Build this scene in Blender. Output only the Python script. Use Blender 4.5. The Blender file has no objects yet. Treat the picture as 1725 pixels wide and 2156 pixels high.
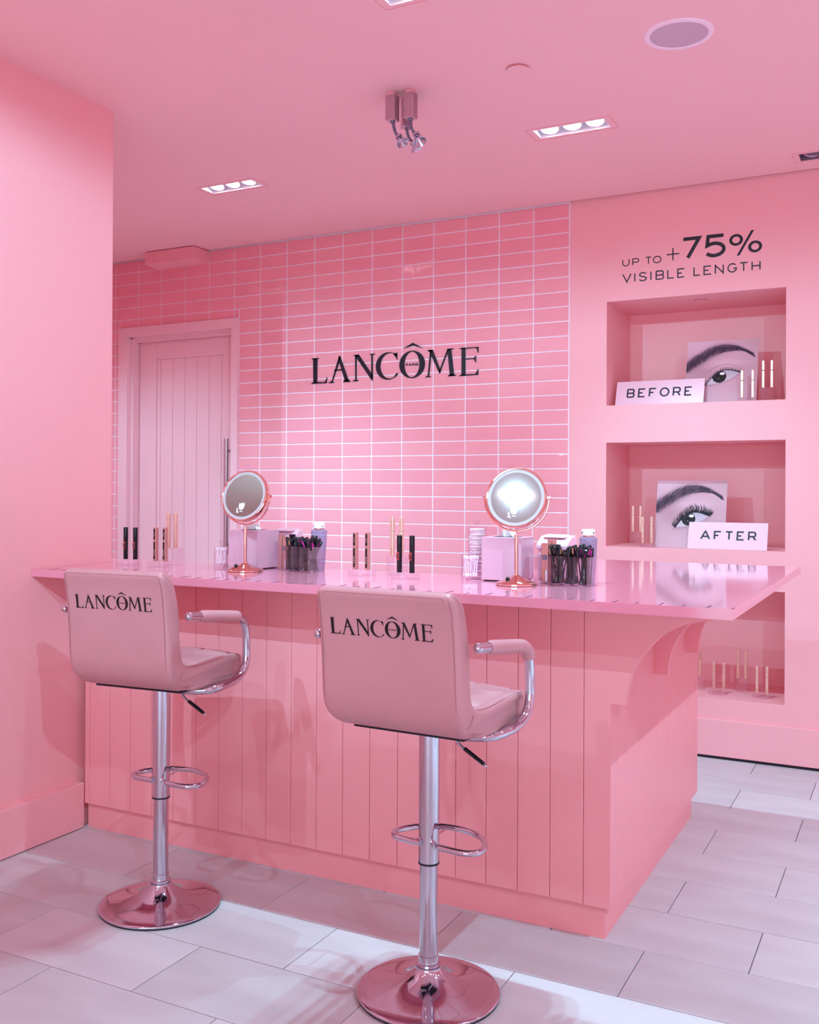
import bpy, bmesh, math, random
import numpy as np
from math import sin, cos, pi, radians, sqrt, atan2, hypot
from mathutils import Vector, Matrix

S = bpy.context.scene
COL = S.collection
random.seed(7)

# ------------------------------------------------------------------ camera
YAW, PITCH, ROLL = 0.47683, 0.002028, 0.004915
F0 = Vector((-sin(YAW), cos(YAW), 0)); R0 = Vector((cos(YAW), sin(YAW), 0)); U0 = Vector((0, 0, 1))
Fv = F0 * cos(PITCH) + U0 * sin(PITCH); U1 = U0 * cos(PITCH) - F0 * sin(PITCH)
Rv = R0 * cos(ROLL) + U1 * sin(ROLL); Uv = U1 * cos(ROLL) - R0 * sin(ROLL)
cd = bpy.data.cameras.new('camera'); cam = bpy.data.objects.new('camera', cd); COL.objects.link(cam)
m = Matrix.Identity(4)
for i in range(3):
    m[i][0] = Rv[i]; m[i][1] = Uv[i]; m[i][2] = -Fv[i]
m[2][3] = 1.4
cam.matrix_world = m
cd.sensor_fit = 'HORIZONTAL'; cd.sensor_width = 36.0
cd.lens = 36.0 * 2078.43 / 1725.0
cd.shift_y = -(1078.0 - 1025.95) / 1725.0
cd.clip_start = 0.05; cd.clip_end = 60
S.camera = cam

# ------------------------------------------------------------------ world, exposure
# power in watts of each lamp group; back, side, left, world are added fill
PW = dict(d0=98, d1=56, d2=76, a4=235, a5=90, a6=165, a7=250, a8=180, back=110, side=320, left=150, world=4.05)
W = bpy.data.worlds.new('world'); S.world = W; W.use_nodes = True
W.node_tree.nodes['Background'].inputs[0].default_value = (0.68, 0.90, 1.0, 1)
W.node_tree.nodes['Background'].inputs[1].default_value = PW['world']  # added ambient fill, enters through the front opening
S.view_settings.view_transform = 'Standard'; S.view_settings.look = 'None'
S.view_settings.gamma = 1.0; S.view_settings.use_curve_mapping = False
S.view_settings.exposure = 0.0
cy = S.cycles
cy.max_bounces = 16; cy.diffuse_bounces = 8; cy.glossy_bounces = 8; cy.transmission_bounces = 10
cy.transparent_max_bounces = 24; cy.caustics_reflective = False; cy.caustics_refractive = False
cy.sample_clamp_indirect = 6.0; cy.use_denoising = True

LIGHT_COL = (0.455, 1.01, 1.20)

# ------------------------------------------------------------------ materials
def srgb(r, g, b):
    f = lambda c: (c/255/12.92) if c/255 <= 0.04045 else ((c/255+0.055)/1.055)**2.4
    return (f(r), f(g), f(b), 1.0)

def mat(name, col, rough=0.5, metal=0.0, var=0.0, vscale=6.0, bump=0.0, bscale=60.0, spec=0.5, coat=0.0, detail=3.0, stretch=None, col2=None, trans=0.0, ior=1.45, bdist=0.01):
    M = bpy.data.materials.new(name); M.use_nodes = True
    nt = M.node_tree; N = nt.nodes; L = nt.links
    P = N['Principled BSDF']
    P.inputs['Base Color'].default_value = col
    P.inputs['Roughness'].default_value = rough
    P.inputs['Metallic'].default_value = metal
    P.inputs['Specular IOR Level'].default_value = spec
    P.inputs['IOR'].default_value = ior
    P.inputs['Transmission Weight'].default_value = trans
    if coat: P.inputs['Coat Weight'].default_value = coat; P.inputs['Coat Roughness'].default_value = 0.05
    tc = N.new('ShaderNodeTexCoord'); mp = N.new('ShaderNodeMapping')
    L.new(tc.outputs['Object'], mp.inputs[0])
    if stretch: mp.inputs['Scale'].default_value = stretch
    if var > 0:
        nz = N.new('ShaderNodeTexNoise'); nz.inputs['Scale'].default_value = vscale; nz.inputs['Detail'].default_value = detail
        L.new(mp.outputs[0], nz.inputs['Vector'])
        mx = N.new('ShaderNodeMix'); mx.data_type = 'RGBA'
        c2 = col2 if col2 else tuple(c*(1-var) for c in col[:3]) + (1,)
        mx.inputs[6].default_value = col; mx.inputs[7].default_value = c2
        cr = N.new('ShaderNodeMapRange'); cr.inputs[1].default_value = 0.35; cr.inputs[2].default_value = 0.65
        L.new(nz.outputs['Fac'], cr.inputs[0]); L.new(cr.outputs[0], mx.inputs[0]); L.new(mx.outputs[2], P.inputs['Base Color'])
    if bump > 0:
        nb = N.new('ShaderNodeTexNoise'); nb.inputs['Scale'].default_value = bscale; nb.inputs['Detail'].default_value = 2.0
        L.new(mp.outputs[0], nb.inputs['Vector'])
        bp = N.new('ShaderNodeBump'); bp.inputs['Strength'].default_value = bump; bp.inputs['Distance'].default_value = bdist
        L.new(nb.outputs['Fac'], bp.inputs['Height']); L.new(bp.outputs[0], P.inputs['Normal'])
    return M

def clear_mat(name, tint=(0.97, 0.95, 0.97), gloss=0.06, fres=1.45, body=None, bodyf=0.0):
    """thin clear plastic: see-through with Fresnel reflections, a little body colour"""
    M = bpy.data.materials.new(name); M.use_nodes = True
    nt = M.node_tree; N = nt.nodes; L = nt.links; N.clear()
    out = N.new('ShaderNodeOutputMaterial'); tr = N.new('ShaderNodeBsdfTransparent'); tr.inputs[0].default_value = (*tint, 1)
    gl = N.new('ShaderNodeBsdfGlossy'); gl.inputs['Roughness'].default_value = 0.03; gl.inputs[0].default_value = (1, 1, 1, 1)
    fr = N.new('ShaderNodeLayerWeight'); fr.inputs[0].default_value = 0.25
    ad = N.new('ShaderNodeMath'); ad.operation = 'MULTIPLY_ADD'; ad.inputs[1].default_value = 0.14; ad.inputs[2].default_value = gloss*0.6; ad.use_clamp = True
    L.new(fr.outputs['Facing'], ad.inputs[0])
    mx = N.new('ShaderNodeMixShader'); L.new(ad.outputs[0], mx.inputs[0])
    src = tr
    if body:
        df = N.new('ShaderNodeBsdfDiffuse'); df.inputs[0].default_value = body
        m2 = N.new('ShaderNodeMixShader'); m2.inputs[0].default_value = bodyf
        L.new(tr.outputs[0], m2.inputs[1]); L.new(df.outputs[0], m2.inputs[2]); src = m2
    L.new(src.outputs[0], mx.inputs[1]); L.new(gl.outputs[0], mx.inputs[2]); L.new(mx.outputs[0], out.inputs[0])
    return M

def emit_mat(name, col, k):
    M = bpy.data.materials.new(name); M.use_nodes = True
    N = M.node_tree.nodes; N.clear(); e = N.new('ShaderNodeEmission'); o = N.new('ShaderNodeOutputMaterial')
    e.inputs[0].default_value = (*col, 1); e.inputs[1].default_value = k; M.node_tree.links.new(e.outputs[0], o.inputs[0])
    return M

PINK = (0.91, 0.437, 0.475, 1)
M_wall = mat('pink_wall_paint', PINK, 0.42, var=0.02, vscale=2.0, bump=0.05, bscale=180, spec=0.35)
M_ceil = mat('pink_ceiling_paint', (0.90, 0.53, 0.55, 1), 0.75, var=0.02, vscale=1.5, spec=0.2)
M_panel = mat('pink_satin_paint', (0.88, 0.335, 0.37, 1), 0.36, var=0.02, vscale=4.0, bump=0.04, bscale=150, spec=0.4)
M_groove = mat('pink_groove_paint', (0.84, 0.30, 0.33, 1), 0.6)
M_door = mat('pink_door_paint', (0.88, 0.52, 0.57, 1), 0.4, var=0.02, vscale=3.0)
M_tile = mat('pink_glazed_tile', (0.86, 0.37, 0.45, 1), 0.07, var=0.05, vscale=2.2, bump=0.25, bscale=9.0, spec=0.55, bdist=0.004)
M_grout = mat('pale_grout', (0.90, 0.80, 0.88, 1), 0.5, var=0.05, vscale=40, bump=0.3, bscale=200)
M_floor = mat('grey_stone_tile', (0.66, 0.62, 0.655, 1), 0.42, var=0.10, vscale=2.2, bump=0.05, bscale=60, spec=0.4, detail=7.0, stretch=(0.7, 2.4, 1), col2=(0.57, 0.55, 0.61, 1))
M_joint = mat('dark_floor_joint', (0.16, 0.10, 0.13, 1), 0.8)
M_top = mat('lilac_pink_gloss_top', (0.76, 0.255, 0.355, 1), 0.09, var=0.02, vscale=3.0, spec=0.6, coat=0.3)
M_tick = mat('dark_tick_mark', (0.17, 0.04, 0.10, 1), 0.5)
M_leather = mat('pink_leatherette', (0.56, 0.25, 0.28, 1), 0.42, var=0.05, vscale=5.0, bump=0.12, bscale=420, spec=0.4, bdist=0.003)
M_seam = mat('seam_thread', (0.42, 0.15, 0.17, 1), 0.7)
M_chrome = mat('polished_chrome', (0.60, 0.58, 0.66, 1), 0.06, 1.0)
M_brushed = mat('brushed_steel', (0.60, 0.56, 0.62, 1), 0.28, 1.0)
M_rosegold = mat('rose_gold_metal', (0.88, 0.54, 0.47, 1), 0.08, 1.0)
M_gold = mat('pale_gold_metal', (0.86, 0.60, 0.50, 1), 0.34, 0.7)
M_goldpink = mat('pink_gold_casing', (0.74, 0.42, 0.38, 1), 0.3, 0.8)
M_black = mat('black_plastic', (0.006, 0.005, 0.009, 1), 0.22)
M_matblack = mat('black_vinyl', (0.010, 0.008, 0.018, 1), 0.45)
M_ink = mat('dark_ink', (0.016, 0.014, 0.030, 1), 0.5)
M_red = mat('red_label', (0.60, 0.03, 0.03, 1), 0.5)
M_magenta = mat('magenta_label', (0.75, 0.02, 0.38, 1), 0.4)
M_copper = mat('copper_label', (0.62, 0.24, 0.12, 1), 0.4)
M_white = mat('white_plastic', (0.92, 0.78, 0.86, 1), 0.3)
M_whitepad = mat('white_cotton', (0.98, 0.82, 0.86, 1), 0.9)
M_lid = mat('pale_pink_plastic', (0.84, 0.52, 0.64, 1), 0.3)
M_box = mat('lilac_lacquer_box', (0.66, 0.36, 0.47, 1), 0.22, spec=0.5)
M_card = mat('pale_lilac_card', (0.86, 0.58, 0.70, 1), 0.3)
M_acryl = clear_mat('clear_acrylic', (0.975, 0.92, 0.95), 0.05, body=(0.98, 0.75, 0.86, 1), bodyf=0.05)
M_jar = clear_mat('clear_plastic_jar', (0.97, 0.94, 0.97), 0.015, body=(0.95, 0.8, 0.9, 1), bodyf=0.004)
M_blue = clear_mat('blue_liquid_plastic', (0.72, 0.70, 0.86), 0.03, body=(0.42, 0.36, 0.52, 1), bodyf=0.34)
M_frost = mat('frosted_light_ring', (0.46, 0.37, 0.40, 1), 0.5)
M_spk = mat('grey_mesh_grille', (0.66, 0.47, 0.57, 1), 0.7, bump=0.5, bscale=600)
M_spkring = mat('pale_speaker_rim', (0.90, 0.70, 0.80, 1), 0.4)
M_alu = mat('pinkish_aluminium', (0.62, 0.40, 0.48, 1), 0.35, 0.7)
M_neck = mat('dark_grey_metal', (0.20, 0.18, 0.26, 1), 0.3, 0.6)
M_liner = mat('white_reflector_liner', (0.80, 0.82, 0.88, 1), 0.35)
M_offliner = mat('unlit_dark_liner', (0.42, 0.26, 0.36, 1), 0.3, 0.6)  # darker copy of the liner, unlit look of the off fitting put into colour
M_lamp = emit_mat('lit_lamp_lens', (0.95, 0.97, 1.0), 60.0)
M_mirror = mat('mirror_glass', (0.27, 0.21, 0.19, 1), 0.015, 1.0)
M_dust = mat('dusty_mirror_glass', (0.36, 0.28, 0.28, 1), 0.05, 0.62)
M_rosewhite = mat('white_rose_print', (0.80, 0.74, 0.80, 1), 0.6)
M_void = mat('gap_shade', (0.02, 0.01, 0.02, 1), 0.9)  # near-black colour standing in for shade in gaps and openings
M_strip = mat('pale_label_strip', (0.75, 0.72, 0.80, 1), 0.4)

# ------------------------------------------------------------------ helpers
def mesh_obj(name, verts, faces, mt=None, parent=None, mats=None, fm=None, smooth=False, loc=None):
    me = bpy.data.meshes.new(name); me.from_pydata([tuple(v) for v in verts], [], faces)
    for q in (mats or [mt]): me.materials.append(q)
    if fm: me.polygons.foreach_set('material_index', fm)
    if smooth: me.polygons.foreach_set('use_smooth', [True]*len(me.polygons))
    me.update()
    o = bpy.data.objects.new(name, me); COL.objects.link(o)
    if parent is not None: o.parent = parent
    if loc: o.location = loc
    return o

class MB:
    def __init__(s): s.v = []; s.f = []; s.m = []
    def add(s, v, f, mi=0):
        n = len(s.v); s.v += [tuple(p) for p in v]; s.f += [tuple(i+n for i in q) for q in f]; s.m += [mi]*len(f); return s
    def box(s, x0, x1, y0, y1, z0, z1, mi=0, T=None):
        v = [(x, y, z) for z in (z0, z1) for y in (y0, y1) for x in (x0, x1)]
        if T: v = [T @ Vector(p) for p in v]
        return s.add(v, [(0,2,3,1),(4,5,7,6),(0,1,5,4),(2,6,7,3),(0,4,6,2),(1,3,7,5)], mi)
    def bbox(s, x0, x1, y0, y1, z0, z1, b, mi=0, T=None):
        """box with all edges chamfered by b"""
        b = min(b, (x1-x0)*0.49, (y1-y0)*0.49, (z1-z0)*0.49)
        bm = bmesh.new(); bmesh.ops.create_cube(bm, size=1)
        for q in bm.verts:
            q.co = Vector(((x0+x1)/2+q.co.x*(x1-x0), (y0+y1)/2+q.co.y*(y1-y0), (z0+z1)/2+q.co.z*(z1-z0)))
        bmesh.ops.bevel(bm, geom=bm.edges[:], offset=b, segments=2, affect='EDGES', profile=0.5)
        v = [T @ q.co if T else q.co.copy() for q in bm.verts]; bm.verts.index_update()
        f = [tuple(q.index for q in fa.verts) for fa in bm.faces]; bm.free()
        return s.add(v, f, mi)
    def lathe(s, prof, n=32, c=(0,0,0), mi=0, T=None, cap=True):
        v = []; f = []
        for r, z in prof:
            for k in range(n):
                a = 2*pi*k/n; v.append(Vector((c[0]+r*cos(a), c[1]+r*sin(a), c[2]+z)))
        if T: v = [T @ p for p in v]
        for i in range(len(prof)-1):
            for k in range(n):
                k2 = (k+1) % n; f.append((i*n+k, i*n+k2, (i+1)*n+k2, (i+1)*n+k))
        if cap:
            if prof[0][0] > 1e-6: f.append(tuple(reversed(range(n))))
            if prof[-1][0] > 1e-6: f.append(tuple(range((len(prof)-1)*n, len(prof)*n)))
        return s.add(v, f, mi)
    def tube(s, path, r, n=12, mi=0, closed=False, cap=True):
        P = [Vector(p) for p in path]; N = len(P); rs = r if isinstance(r, (list, tuple)) else [r]*N
        v = []; up = None
        for i, p in enumerate(P):
            if closed: t = P[(i+1) % N]-P[i-1]
            else: t = P[min(i+1, N-1)]-P[max(i-1, 0)]
            t.normalize()
            if up is None:
                up = Vector((0,0,1)) if abs(t.z) < 0.9 else Vector((1,0,0))
            up = (up - t*up.dot(t)).normalized(); w = t.cross(up)
            for k in range(n):
                a = 2*pi*k/n; v.append(p+(up*cos(a)+w*sin(a))*rs[i])
        f = []
        for i in range(N if closed else N-1):
            for k in range(n):
                a = i*n+k; b = i*n+(k+1) % n; c = ((i+1) % N)*n+(k+1) % n; d = ((i+1) % N)*n+k; f.append((a, b, c, d))
        if cap and not closed:
            f.append(tuple(reversed(range(n)))); f.append(tuple(range((N-1)*n, N*n)))
        return s.add(v, f, mi)
    def ball(s, c, r, n=12, mi=0):
        prof = [(max(r*sin(pi*i/n), 0.0), -r*cos(pi*i/n)) for i in range(n+1)]
        return s.lathe(prof, n*2 if n < 12 else 20, c, mi, cap=False)
    def prism(s, poly, fn0, fn1, mi=0):
        """poly of (a,b) -> fn(a,b) gives 3D; two offset copies joined"""
        n = len(poly); v = [fn0(*p) for p in poly]+[fn1(*p) for p in poly]
        f = [tuple(range(n)), tuple(reversed(range(n, 2*n)))]+[(i, i+n, (i+1) % n+n, (i+1) % n) for i in range(n)]
        return s.add(v, f, mi)
    def build(s, name, mt, parent=None, smooth=False, loc=None, fix=True, angle=35):
        ms = mt if isinstance(mt, list) else [mt]
        o = mesh_obj(name, s.v, s.f, mats=ms, fm=s.m, parent=parent, loc=loc)
        bm = bmesh.new(); bm.from_mesh(o.data)
        if fix: bmesh.ops.recalc_face_normals(bm, faces=bm.faces[:])
        if smooth:
            for e in bm.edges:
                e.smooth = not (len(e.link_faces) == 2 and e.calc_face_angle(0) > radians(angle))
            for q in bm.faces: q.smooth = True
        bm.to_mesh(o.data); bm.free()
        return o

def empty(name, loc, rz=0.0):
    o = bpy.data.objects.new(name, None); COL.objects.link(o); o.location = loc; o.rotation_euler = (0, 0, rz)
    o.empty_display_size = 0.05; return o
def tag(o, label, cat, group=None):
    o['label'] = label; o['category'] = cat
    if group: o['group'] = group
    return o
def struct(o, label=None):
    o['kind'] = 'structure'
    if label: o['label'] = label
    return o
def stuff(o): o['kind'] = 'stuff'; return o
def copy_obj(o, parent=None):
    c = o.copy(); COL.objects.link(c)
    if parent is not None: c.parent = parent
    for ch in list(o.children): copy_obj(ch, c)
    return c
def catmull(P, n=8, closed=False):
    P = [Vector(p) for p in P]; out = []; N = len(P)
    rng = range(N) if closed else range(N-1)
    for i in rng:
        g = lambda k: P[k % N] if closed else P[max(0, min(N-1, k))]
        p0, p1, p2, p3 = g(i-1), g(i), g(i+1), g(i+2)
        for k in range(n):
            t = k/n
            out.append(0.5*((2*p1)+(p2-p0)*t+(2*p0-5*p1+4*p2-p3)*t*t+(3*p1-p0-3*p2+p3)*t**3))
    if not closed: out.append(P[-1])
    return out

# ------------------------------------------------------------------ room shell
ZC = 3.016; YB = 5.336; XL = -3.08; NB = 5.826
XR, YF, XFL = 3.3, -4.2, -5.5
NICHES = [(1.867, 2.439), (1.091, 1.662), (0.312, 0.886)]; NX0, NX1 = -1.536, -0.605
DX0, DX1, DZ = -5.035, -4.095, 2.50

# back wall: one sheet with the door opening and three niches sunk into it
b = MB()
xs = [XFL, DX0, DX1, NX0, NX1, XR]; zs = [0.0, 0.312, 0.886, 1.091, 1.662, 1.867, 2.439, DZ, 3.25]
for i in range(len(xs)-1):
    for k in range(len(zs)-1):
        xm = (xs[i]+xs[i+1])/2; zm = (zs[k]+zs[k+1])/2
        if DX0 < xm < DX1 and zm < DZ: continue
        if NX0 < xm < NX1 and any(a < zm < c for a, c in NICHES): continue
        b.add([(xs[i], YB, zs[k]), (xs[i+1], YB, zs[k]), (xs[i+1], YB, zs[k+1]), (xs[i], YB, zs[k+1])], [(0,1,2,3)])
for z0, z1 in NICHES:
    x0, x1, y0, y1 = NX0, NX1, YB, NB
    b.add([(x0,y0,z0),(x1,y0,z0),(x1,y1,z0),(x0,y1,z0),(x0,y0,z1),(x1,y0,z1),(x1,y1,z1),(x0,y1,z1)],
          [(0,1,2,3),(7,6,5,4),(0,3,7,4),(1,5,6,2),(3,2,6,7)])
# reveal of the door opening
b.add([(DX0,YB,0),(DX0,5.50,0),(DX0,5.50,DZ),(DX0,YB,DZ),(DX1,YB,0),(DX1,5.50,0),(DX1,5.50,DZ),(DX1,YB,DZ)], [(0,1,2,3),(4,7,6,5),(3,2,6,7),(1,5,6,2)])
wall_back = struct(b.build('wall_back', M_wall, fix=False), 'pink rear wall with a tiled half, a door and three display niches')

# left wall stub that the counter dies into
b = MB(); b.bbox(XL-0.22, XL, YF, 3.178, 0, ZC+0.2, 0.004)
struct(b.build('wall_left', M_wall), 'plain pink wall on the left that the counter butts against')
b = MB(); b.box(XFL-0.1, XFL, 3.0, 6.0, 0, 3.25); b.box(XFL, XL-0.22, 2.9, 3.0, 0, 3.25)
struct(b.build('wall_far_left', M_wall), 'pink return wall beyond the door')
b = MB(); b.box(XR, XR+0.1, YF, 6.0, 0, 3.25); struct(b.build('wall_right', M_wall))
b = MB(); b.box(XL-0.2, -1.9, YF-0.1, YF, 0, 3.25); b.box(2.3, XR, YF-0.1, YF, 0, 3.25); b.box(-1.9, 2.3, YF-0.1, YF, 2.45, 3.25)  # wide opening added to let the world fill light in
struct(b.build('wall_front', M_wall), 'pink front wall behind the viewer, with an opening added for fill light')

# ceiling sheet with rectangular cut-outs for the recessed fittings; it stops 25 mm short of the rear wall
FITS = [(-3.280, 4.258, True), (-1.387, 4.250, True), (-1.412, 2.842, True), (-0.357, 5.113, False),
        (-2.30, 0.43, True), (-1.62, -0.28, True), (1.10, 0.43, True), (1.10, -0.28, True),
        (-1.60, -1.80, True), (0.30, -1.80, True), (2.20, -1.80, True), (-1.60, -3.20, True), (0.30, -3.20, True), (2.20, -3.20, True), (2.20, 1.45, True), (2.20, 2.85, True), (2.20, 4.25, True), (-4.70, 4.10, True), (1.12, 2.85, True)]  # all but the last on this line are added fill fittings, out of view
HW, HD = 0.163, 0.053
def span(lo, hi, cuts):
    return sorted(set([lo, hi]+[c for c in cuts if lo < c < hi]))
gx = span(XFL, XR, [x+s*HW for x, y, o in FITS for s in (-1, 1)]); gy = span(YF, YB-0.022, [y+s*HD for x, y, o in FITS for s in (-1, 1)])
b = MB()
for i in range(len(gx)-1):
    for k in range(len(gy)-1):
        xm = (gx[i]+gx[i+1])/2; ym = (gy[k]+gy[k+1])/2
        if any(abs(xm-x) < HW and abs(ym-y) < HD for x, y, o in FITS): continue
        b.add([(gx[i],gy[k],ZC),(gx[i],gy[k+1],ZC),(gx[i+1],gy[k+1],ZC),(gx[i+1],gy[k],ZC)], [(0,1,2,3)])
b.add([(XFL,YB-0.022,ZC),(XR,YB-0.022,ZC),(XR,YB-0.022,ZC+0.03),(XFL,YB-0.022,ZC+0.03)], [(0,1,2,3)])
struct(b.build('ceiling', M_ceil, fix=False), 'flat pink ceiling with recessed fittings')
b = MB(); b.box(XFL-0.2, XR+0.2, YF-0.2, 6.1, 3.26, 3.34); struct(b.build('ceiling_light_blocker', M_void))  # unseen cover added above the ceiling to stop light leaks

# skirting boards
b = MB(); b.bbox(XL-0.01, -3.048, YF, 2.999, 0.004, 0.187, 0.003); struct(b.build('baseboard_left', M_wall), 'tall flat pink skirting board')
b = MB(); b.bbox(-4.03, XR, YB-0.016, YB+0.01, 0.014, 0.205, 0.003); struct(b.build('baseboard_back', M_wall), 'tall flat pink skirting board under the niches')
b = MB(); b.box(-4.03, XR, YB-0.012, YB+0.005, 0.0, 0.013); struct(b.build('shade_strip', M_void), 'black strip standing in for the shaded gap under the skirting board')  # dark strip, shade of the gap put in as colour

# floor: dark joint bed plus separate stone tiles in a half bond
b = MB(); b.box(XFL, XR, YF, 6.0, -0.06, -0.004); floor = struct(b.build('floor', M_joint), 'large grey stone floor tiles laid in half bond')
TW, TD = 0.604, 0.3035; J = 0.0014
bt = MB(); bt.bbox(-TW/2+J, TW/2-J, -TD/2+J, TD/2-J, -0.012, 0.0, 0.0012)
tile0 = None; far = MB(); rt = random.Random(3)
ftm = []
for q in range(4):
    k_ = 1.0 - 0.035*q
    ftm.append(mat('grey_stone_tile_%d' % q, (0.66*k_, 0.62*k_, 0.655*k_, 1), 0.42, var=0.1, vscale=2.4+0.3*q, bump=0.05, bscale=60, spec=0.4, detail=7.0, stretch=(0.7, 2.4, 1), col2=(0.59*k_, 0.535*k_, 0.57*k_, 1)))
fproto = []
for q in range(4):
    o = bt.build('tile', ftm[q]); fproto.append(o.data); bpy.data.objects.remove(o)
for k in range(-24, 9):
    y = 3.0 + TD*(k+0.5)
    off = -0.436 if k % 2 == 0 else -0.738
    for i in range(-9, 8):
        x = off + TW*(i+0.5)
        if x < XFL or x > XR or y > 5.5: continue
        if -3.6 < x < 0.9 and 0.9 < y:
            o = bpy.data.objects.new('tile', fproto[rt.randrange(4)]); COL.objects.link(o); o.parent = floor; o.location = (x, y, rt.uniform(-0.0004, 0.0004))
        else:
            far.box(x-TW/2+J, x+TW/2-J, y-TD/2+J, y+TD/2-J, -0.012, 0)
stuff(far.build('outer_tiles', M_floor, floor))

# wall tiles
CW, CH = 0.2117, 0.0828; TX1 = -1.750; TZ = 3.0118
b = MB(); g = 0.0
for x0, x1, z0, z1 in [(DX1+0.05, TX1+0.003, 0.2, 3.02), (XFL, DX0-0.05, 0.2, 3.02), (DX0-0.05, DX1+0.05, 2.53, 3.02)]:
    b.box(x0, x1, YB-0.0064, YB+0.001, z0, z1)
b.build('grout', M_grout, wall_back)
tms = [mat('pink_glazed_tile_%d' % q, (0.90*(1-0.01*q), 0.37*(1-0.03*q), 0.425*(1-0.02*q), 1), 0.045, var=0.04, vscale=5, bump=0.5, bscale=11.0+2*q, spec=0.55, bdist=0.004) for q in range(4)]
def tile_mesh(w, h, mt, name='tile'):
    g2 = 0.0022; rings = [(0, 0.0), (0, -0.0032), (0.0011, -0.0050), (0.0030, -0.0058), (0.0060, -0.0058)]; v = []; f = []
    for e, y in rings:
        a = w/2-g2-e; c = h/2-g2-e; v += [(-a, y, -c), (a, y, -c), (a, y, c), (-a, y, c)]
    for r in range(len(rings)-1):
        for k in range(4): f.append((r*4+k, r*4+(k+1) % 4, r*4+4+(k+1) % 4, r*4+4+k))
    n = (len(rings)-1)*4; f.append((n, n+1, n+2, n+3))
    me = bpy.data.meshes.new(name); me.from_pydata(v, [], f); me.materials.append(mt)
    me.polygons.foreach_set('use_smooth', [True]*len(f)); me.update(); return me
tmesh = [tile_mesh(CW, CH, q) for q in tms]
rt = random.Random(11); rest = MB(); count = 0
for c in range(0, 18):
    for r in range(0, 34):
        x1 = TX1 - CW*c; x0 = x1-CW; z1 = TZ - CH*r; z0 = z1-CH
        if x0 < XFL: continue
        FX0, FX1, FZ = -5.096, -4.039, 2.541                     # door frame outline: tiles are cut around it
        if x1 <= FX0 or x0 >= FX1 or z0 >= FZ: rects = [(x0, x1, z0, z1)]
        else:
            rects = []
            if x0 < FX0-0.008: rects.append((x0, FX0, z0, z1))
            if x1 > FX1+0.008: rects.append((FX1, x1, z0, z1))
            if z1 > FZ+0.008: rects.append((max(x0, FX0), min(x1, FX1), FZ, z1))
        for vx0, vx1, vz0, vz1 in rects:
            full = (vx0 == x0 and vx1 == x1 and vz0 == z0 and vz1 == z1)
            yy = YB-0.002 + rt.uniform(-0.0004, 0.0004)
            if z1 > 0.80 and count < 300 and x1 > -5.3:
                me = tmesh[rt.randrange(4)] if full else tile_mesh(vx1-vx0, vz1-vz0, tms[rt.randrange(4)])
                o = bpy.data.objects.new('tile', me); COL.objects.link(o); o.parent = wall_back
                o.location = ((vx0+vx1)/2, yy, (vz0+vz1)/2); o.rotation_euler = (rt.uniform(-.004, .004), 0, rt.uniform(-.003, .003)); count += 1
            elif z1 > 0.3:
                rest.bbox(vx0+0.0022, vx1-0.0022, YB-0.0078, YB-0.002, vz0+0.0022, vz1-0.0022, 0.002)
stuff(rest.build('wall_tiles', tms[1], wall_back))

# door frame and door
fr = MB()
fr.bbox(-5.095, -5.015, YB-0.024, YB+0.02, 0, 2.473, 0.003); fr.bbox(-4.095, -4.040, YB-0.024, YB+0.02, 0, 2.473, 0.003); fr.bbox(-5.095, -4.040, YB-0.024, YB+0.02, 2.473, 2.540, 0.003)
fr.bbox(-5.03, -4.995, YB+0.02, 5.455, 0, 2.473, 0.002); fr.bbox(-4.122, -4.085, YB+0.02, 5.455, 0, 2.473, 0.002); fr.bbox(-5.03, -4.085, YB+0.02, 5.455, 2.462, 2.49, 0.002)
fr.bbox(-5.0, -4.10, 5.385, 5.40, 2.440, 2.47, 0.002)
struct(fr.build('trim_2', M_door), 'pink timber door frame set in the tiled wall')
dr = empty('door_1', (-4.56, 5.44, 0)); struct(dr, 'closed pink boarded door with a long steel pull bar')
def part(mb, name, mt, root, smooth=False, **k):
    o = mb.build(name, mt, root, smooth, **k); o.location = -Vector(root.location); return o
def dpart(x0, x1, y0, y1, z0, z1, name, mt=M_door, bev=0.003):
    q = MB(); q.bbox(x0, x1, y0, y1, z0, z1, bev); return part(q, name, mt, dr)
dpart(-4.990, -4.838, 5.42, 5.455, 0.01, 2.458, 'stile'); dpart(-4.236, -4.125, 5.42, 5.455, 0.01, 2.458, 'stile')
dpart(-4.838, -4.236, 5.42, 5.455, 2.316, 2.458, 'rail'); dpart(-4.838, -4.236, 5.42, 5.455, 0.01, 0.25, 'rail')
gxs = [-4.838, -4.804, -4.693, -4.584, -4.477, -4.369, -4.262, -4.236]
for i in range(len(gxs)-1): dpart(gxs[i]+0.0012, gxs[i+1]-0.0012, 5.428, 5.45, 0.25, 2.316, 'plank')
q = MB(); q.box(-4.99, -4.125, 5.446, 5.47, 0.01, 2.458); part(q, 'core', M_groove, dr)
q = MB(); hx = -4.170; q.tube([(hx, 5.365, 0.95), (hx, 5.365, 1.738)], 0.0155, 16)
hnd = part(q, 'handle', M_brushed, dr, True)
for z in (1.655, 1.02):
    q = MB(); q.tube([(hx, 5.365, z), (hx, 5.43, z)], 0.010, 12); o = q.build('standoff', M_brushed, hnd, True)

# boxed duct over the door
q = MB(); q.bbox(-4.716, -4.296, 5.165, YB-0.004, 2.924, 3.012, 0.003)
tag(q.build('duct_cover', M_wall), 'pink box cover fixed high on the tiled wall above the door', 'vent cover')

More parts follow.
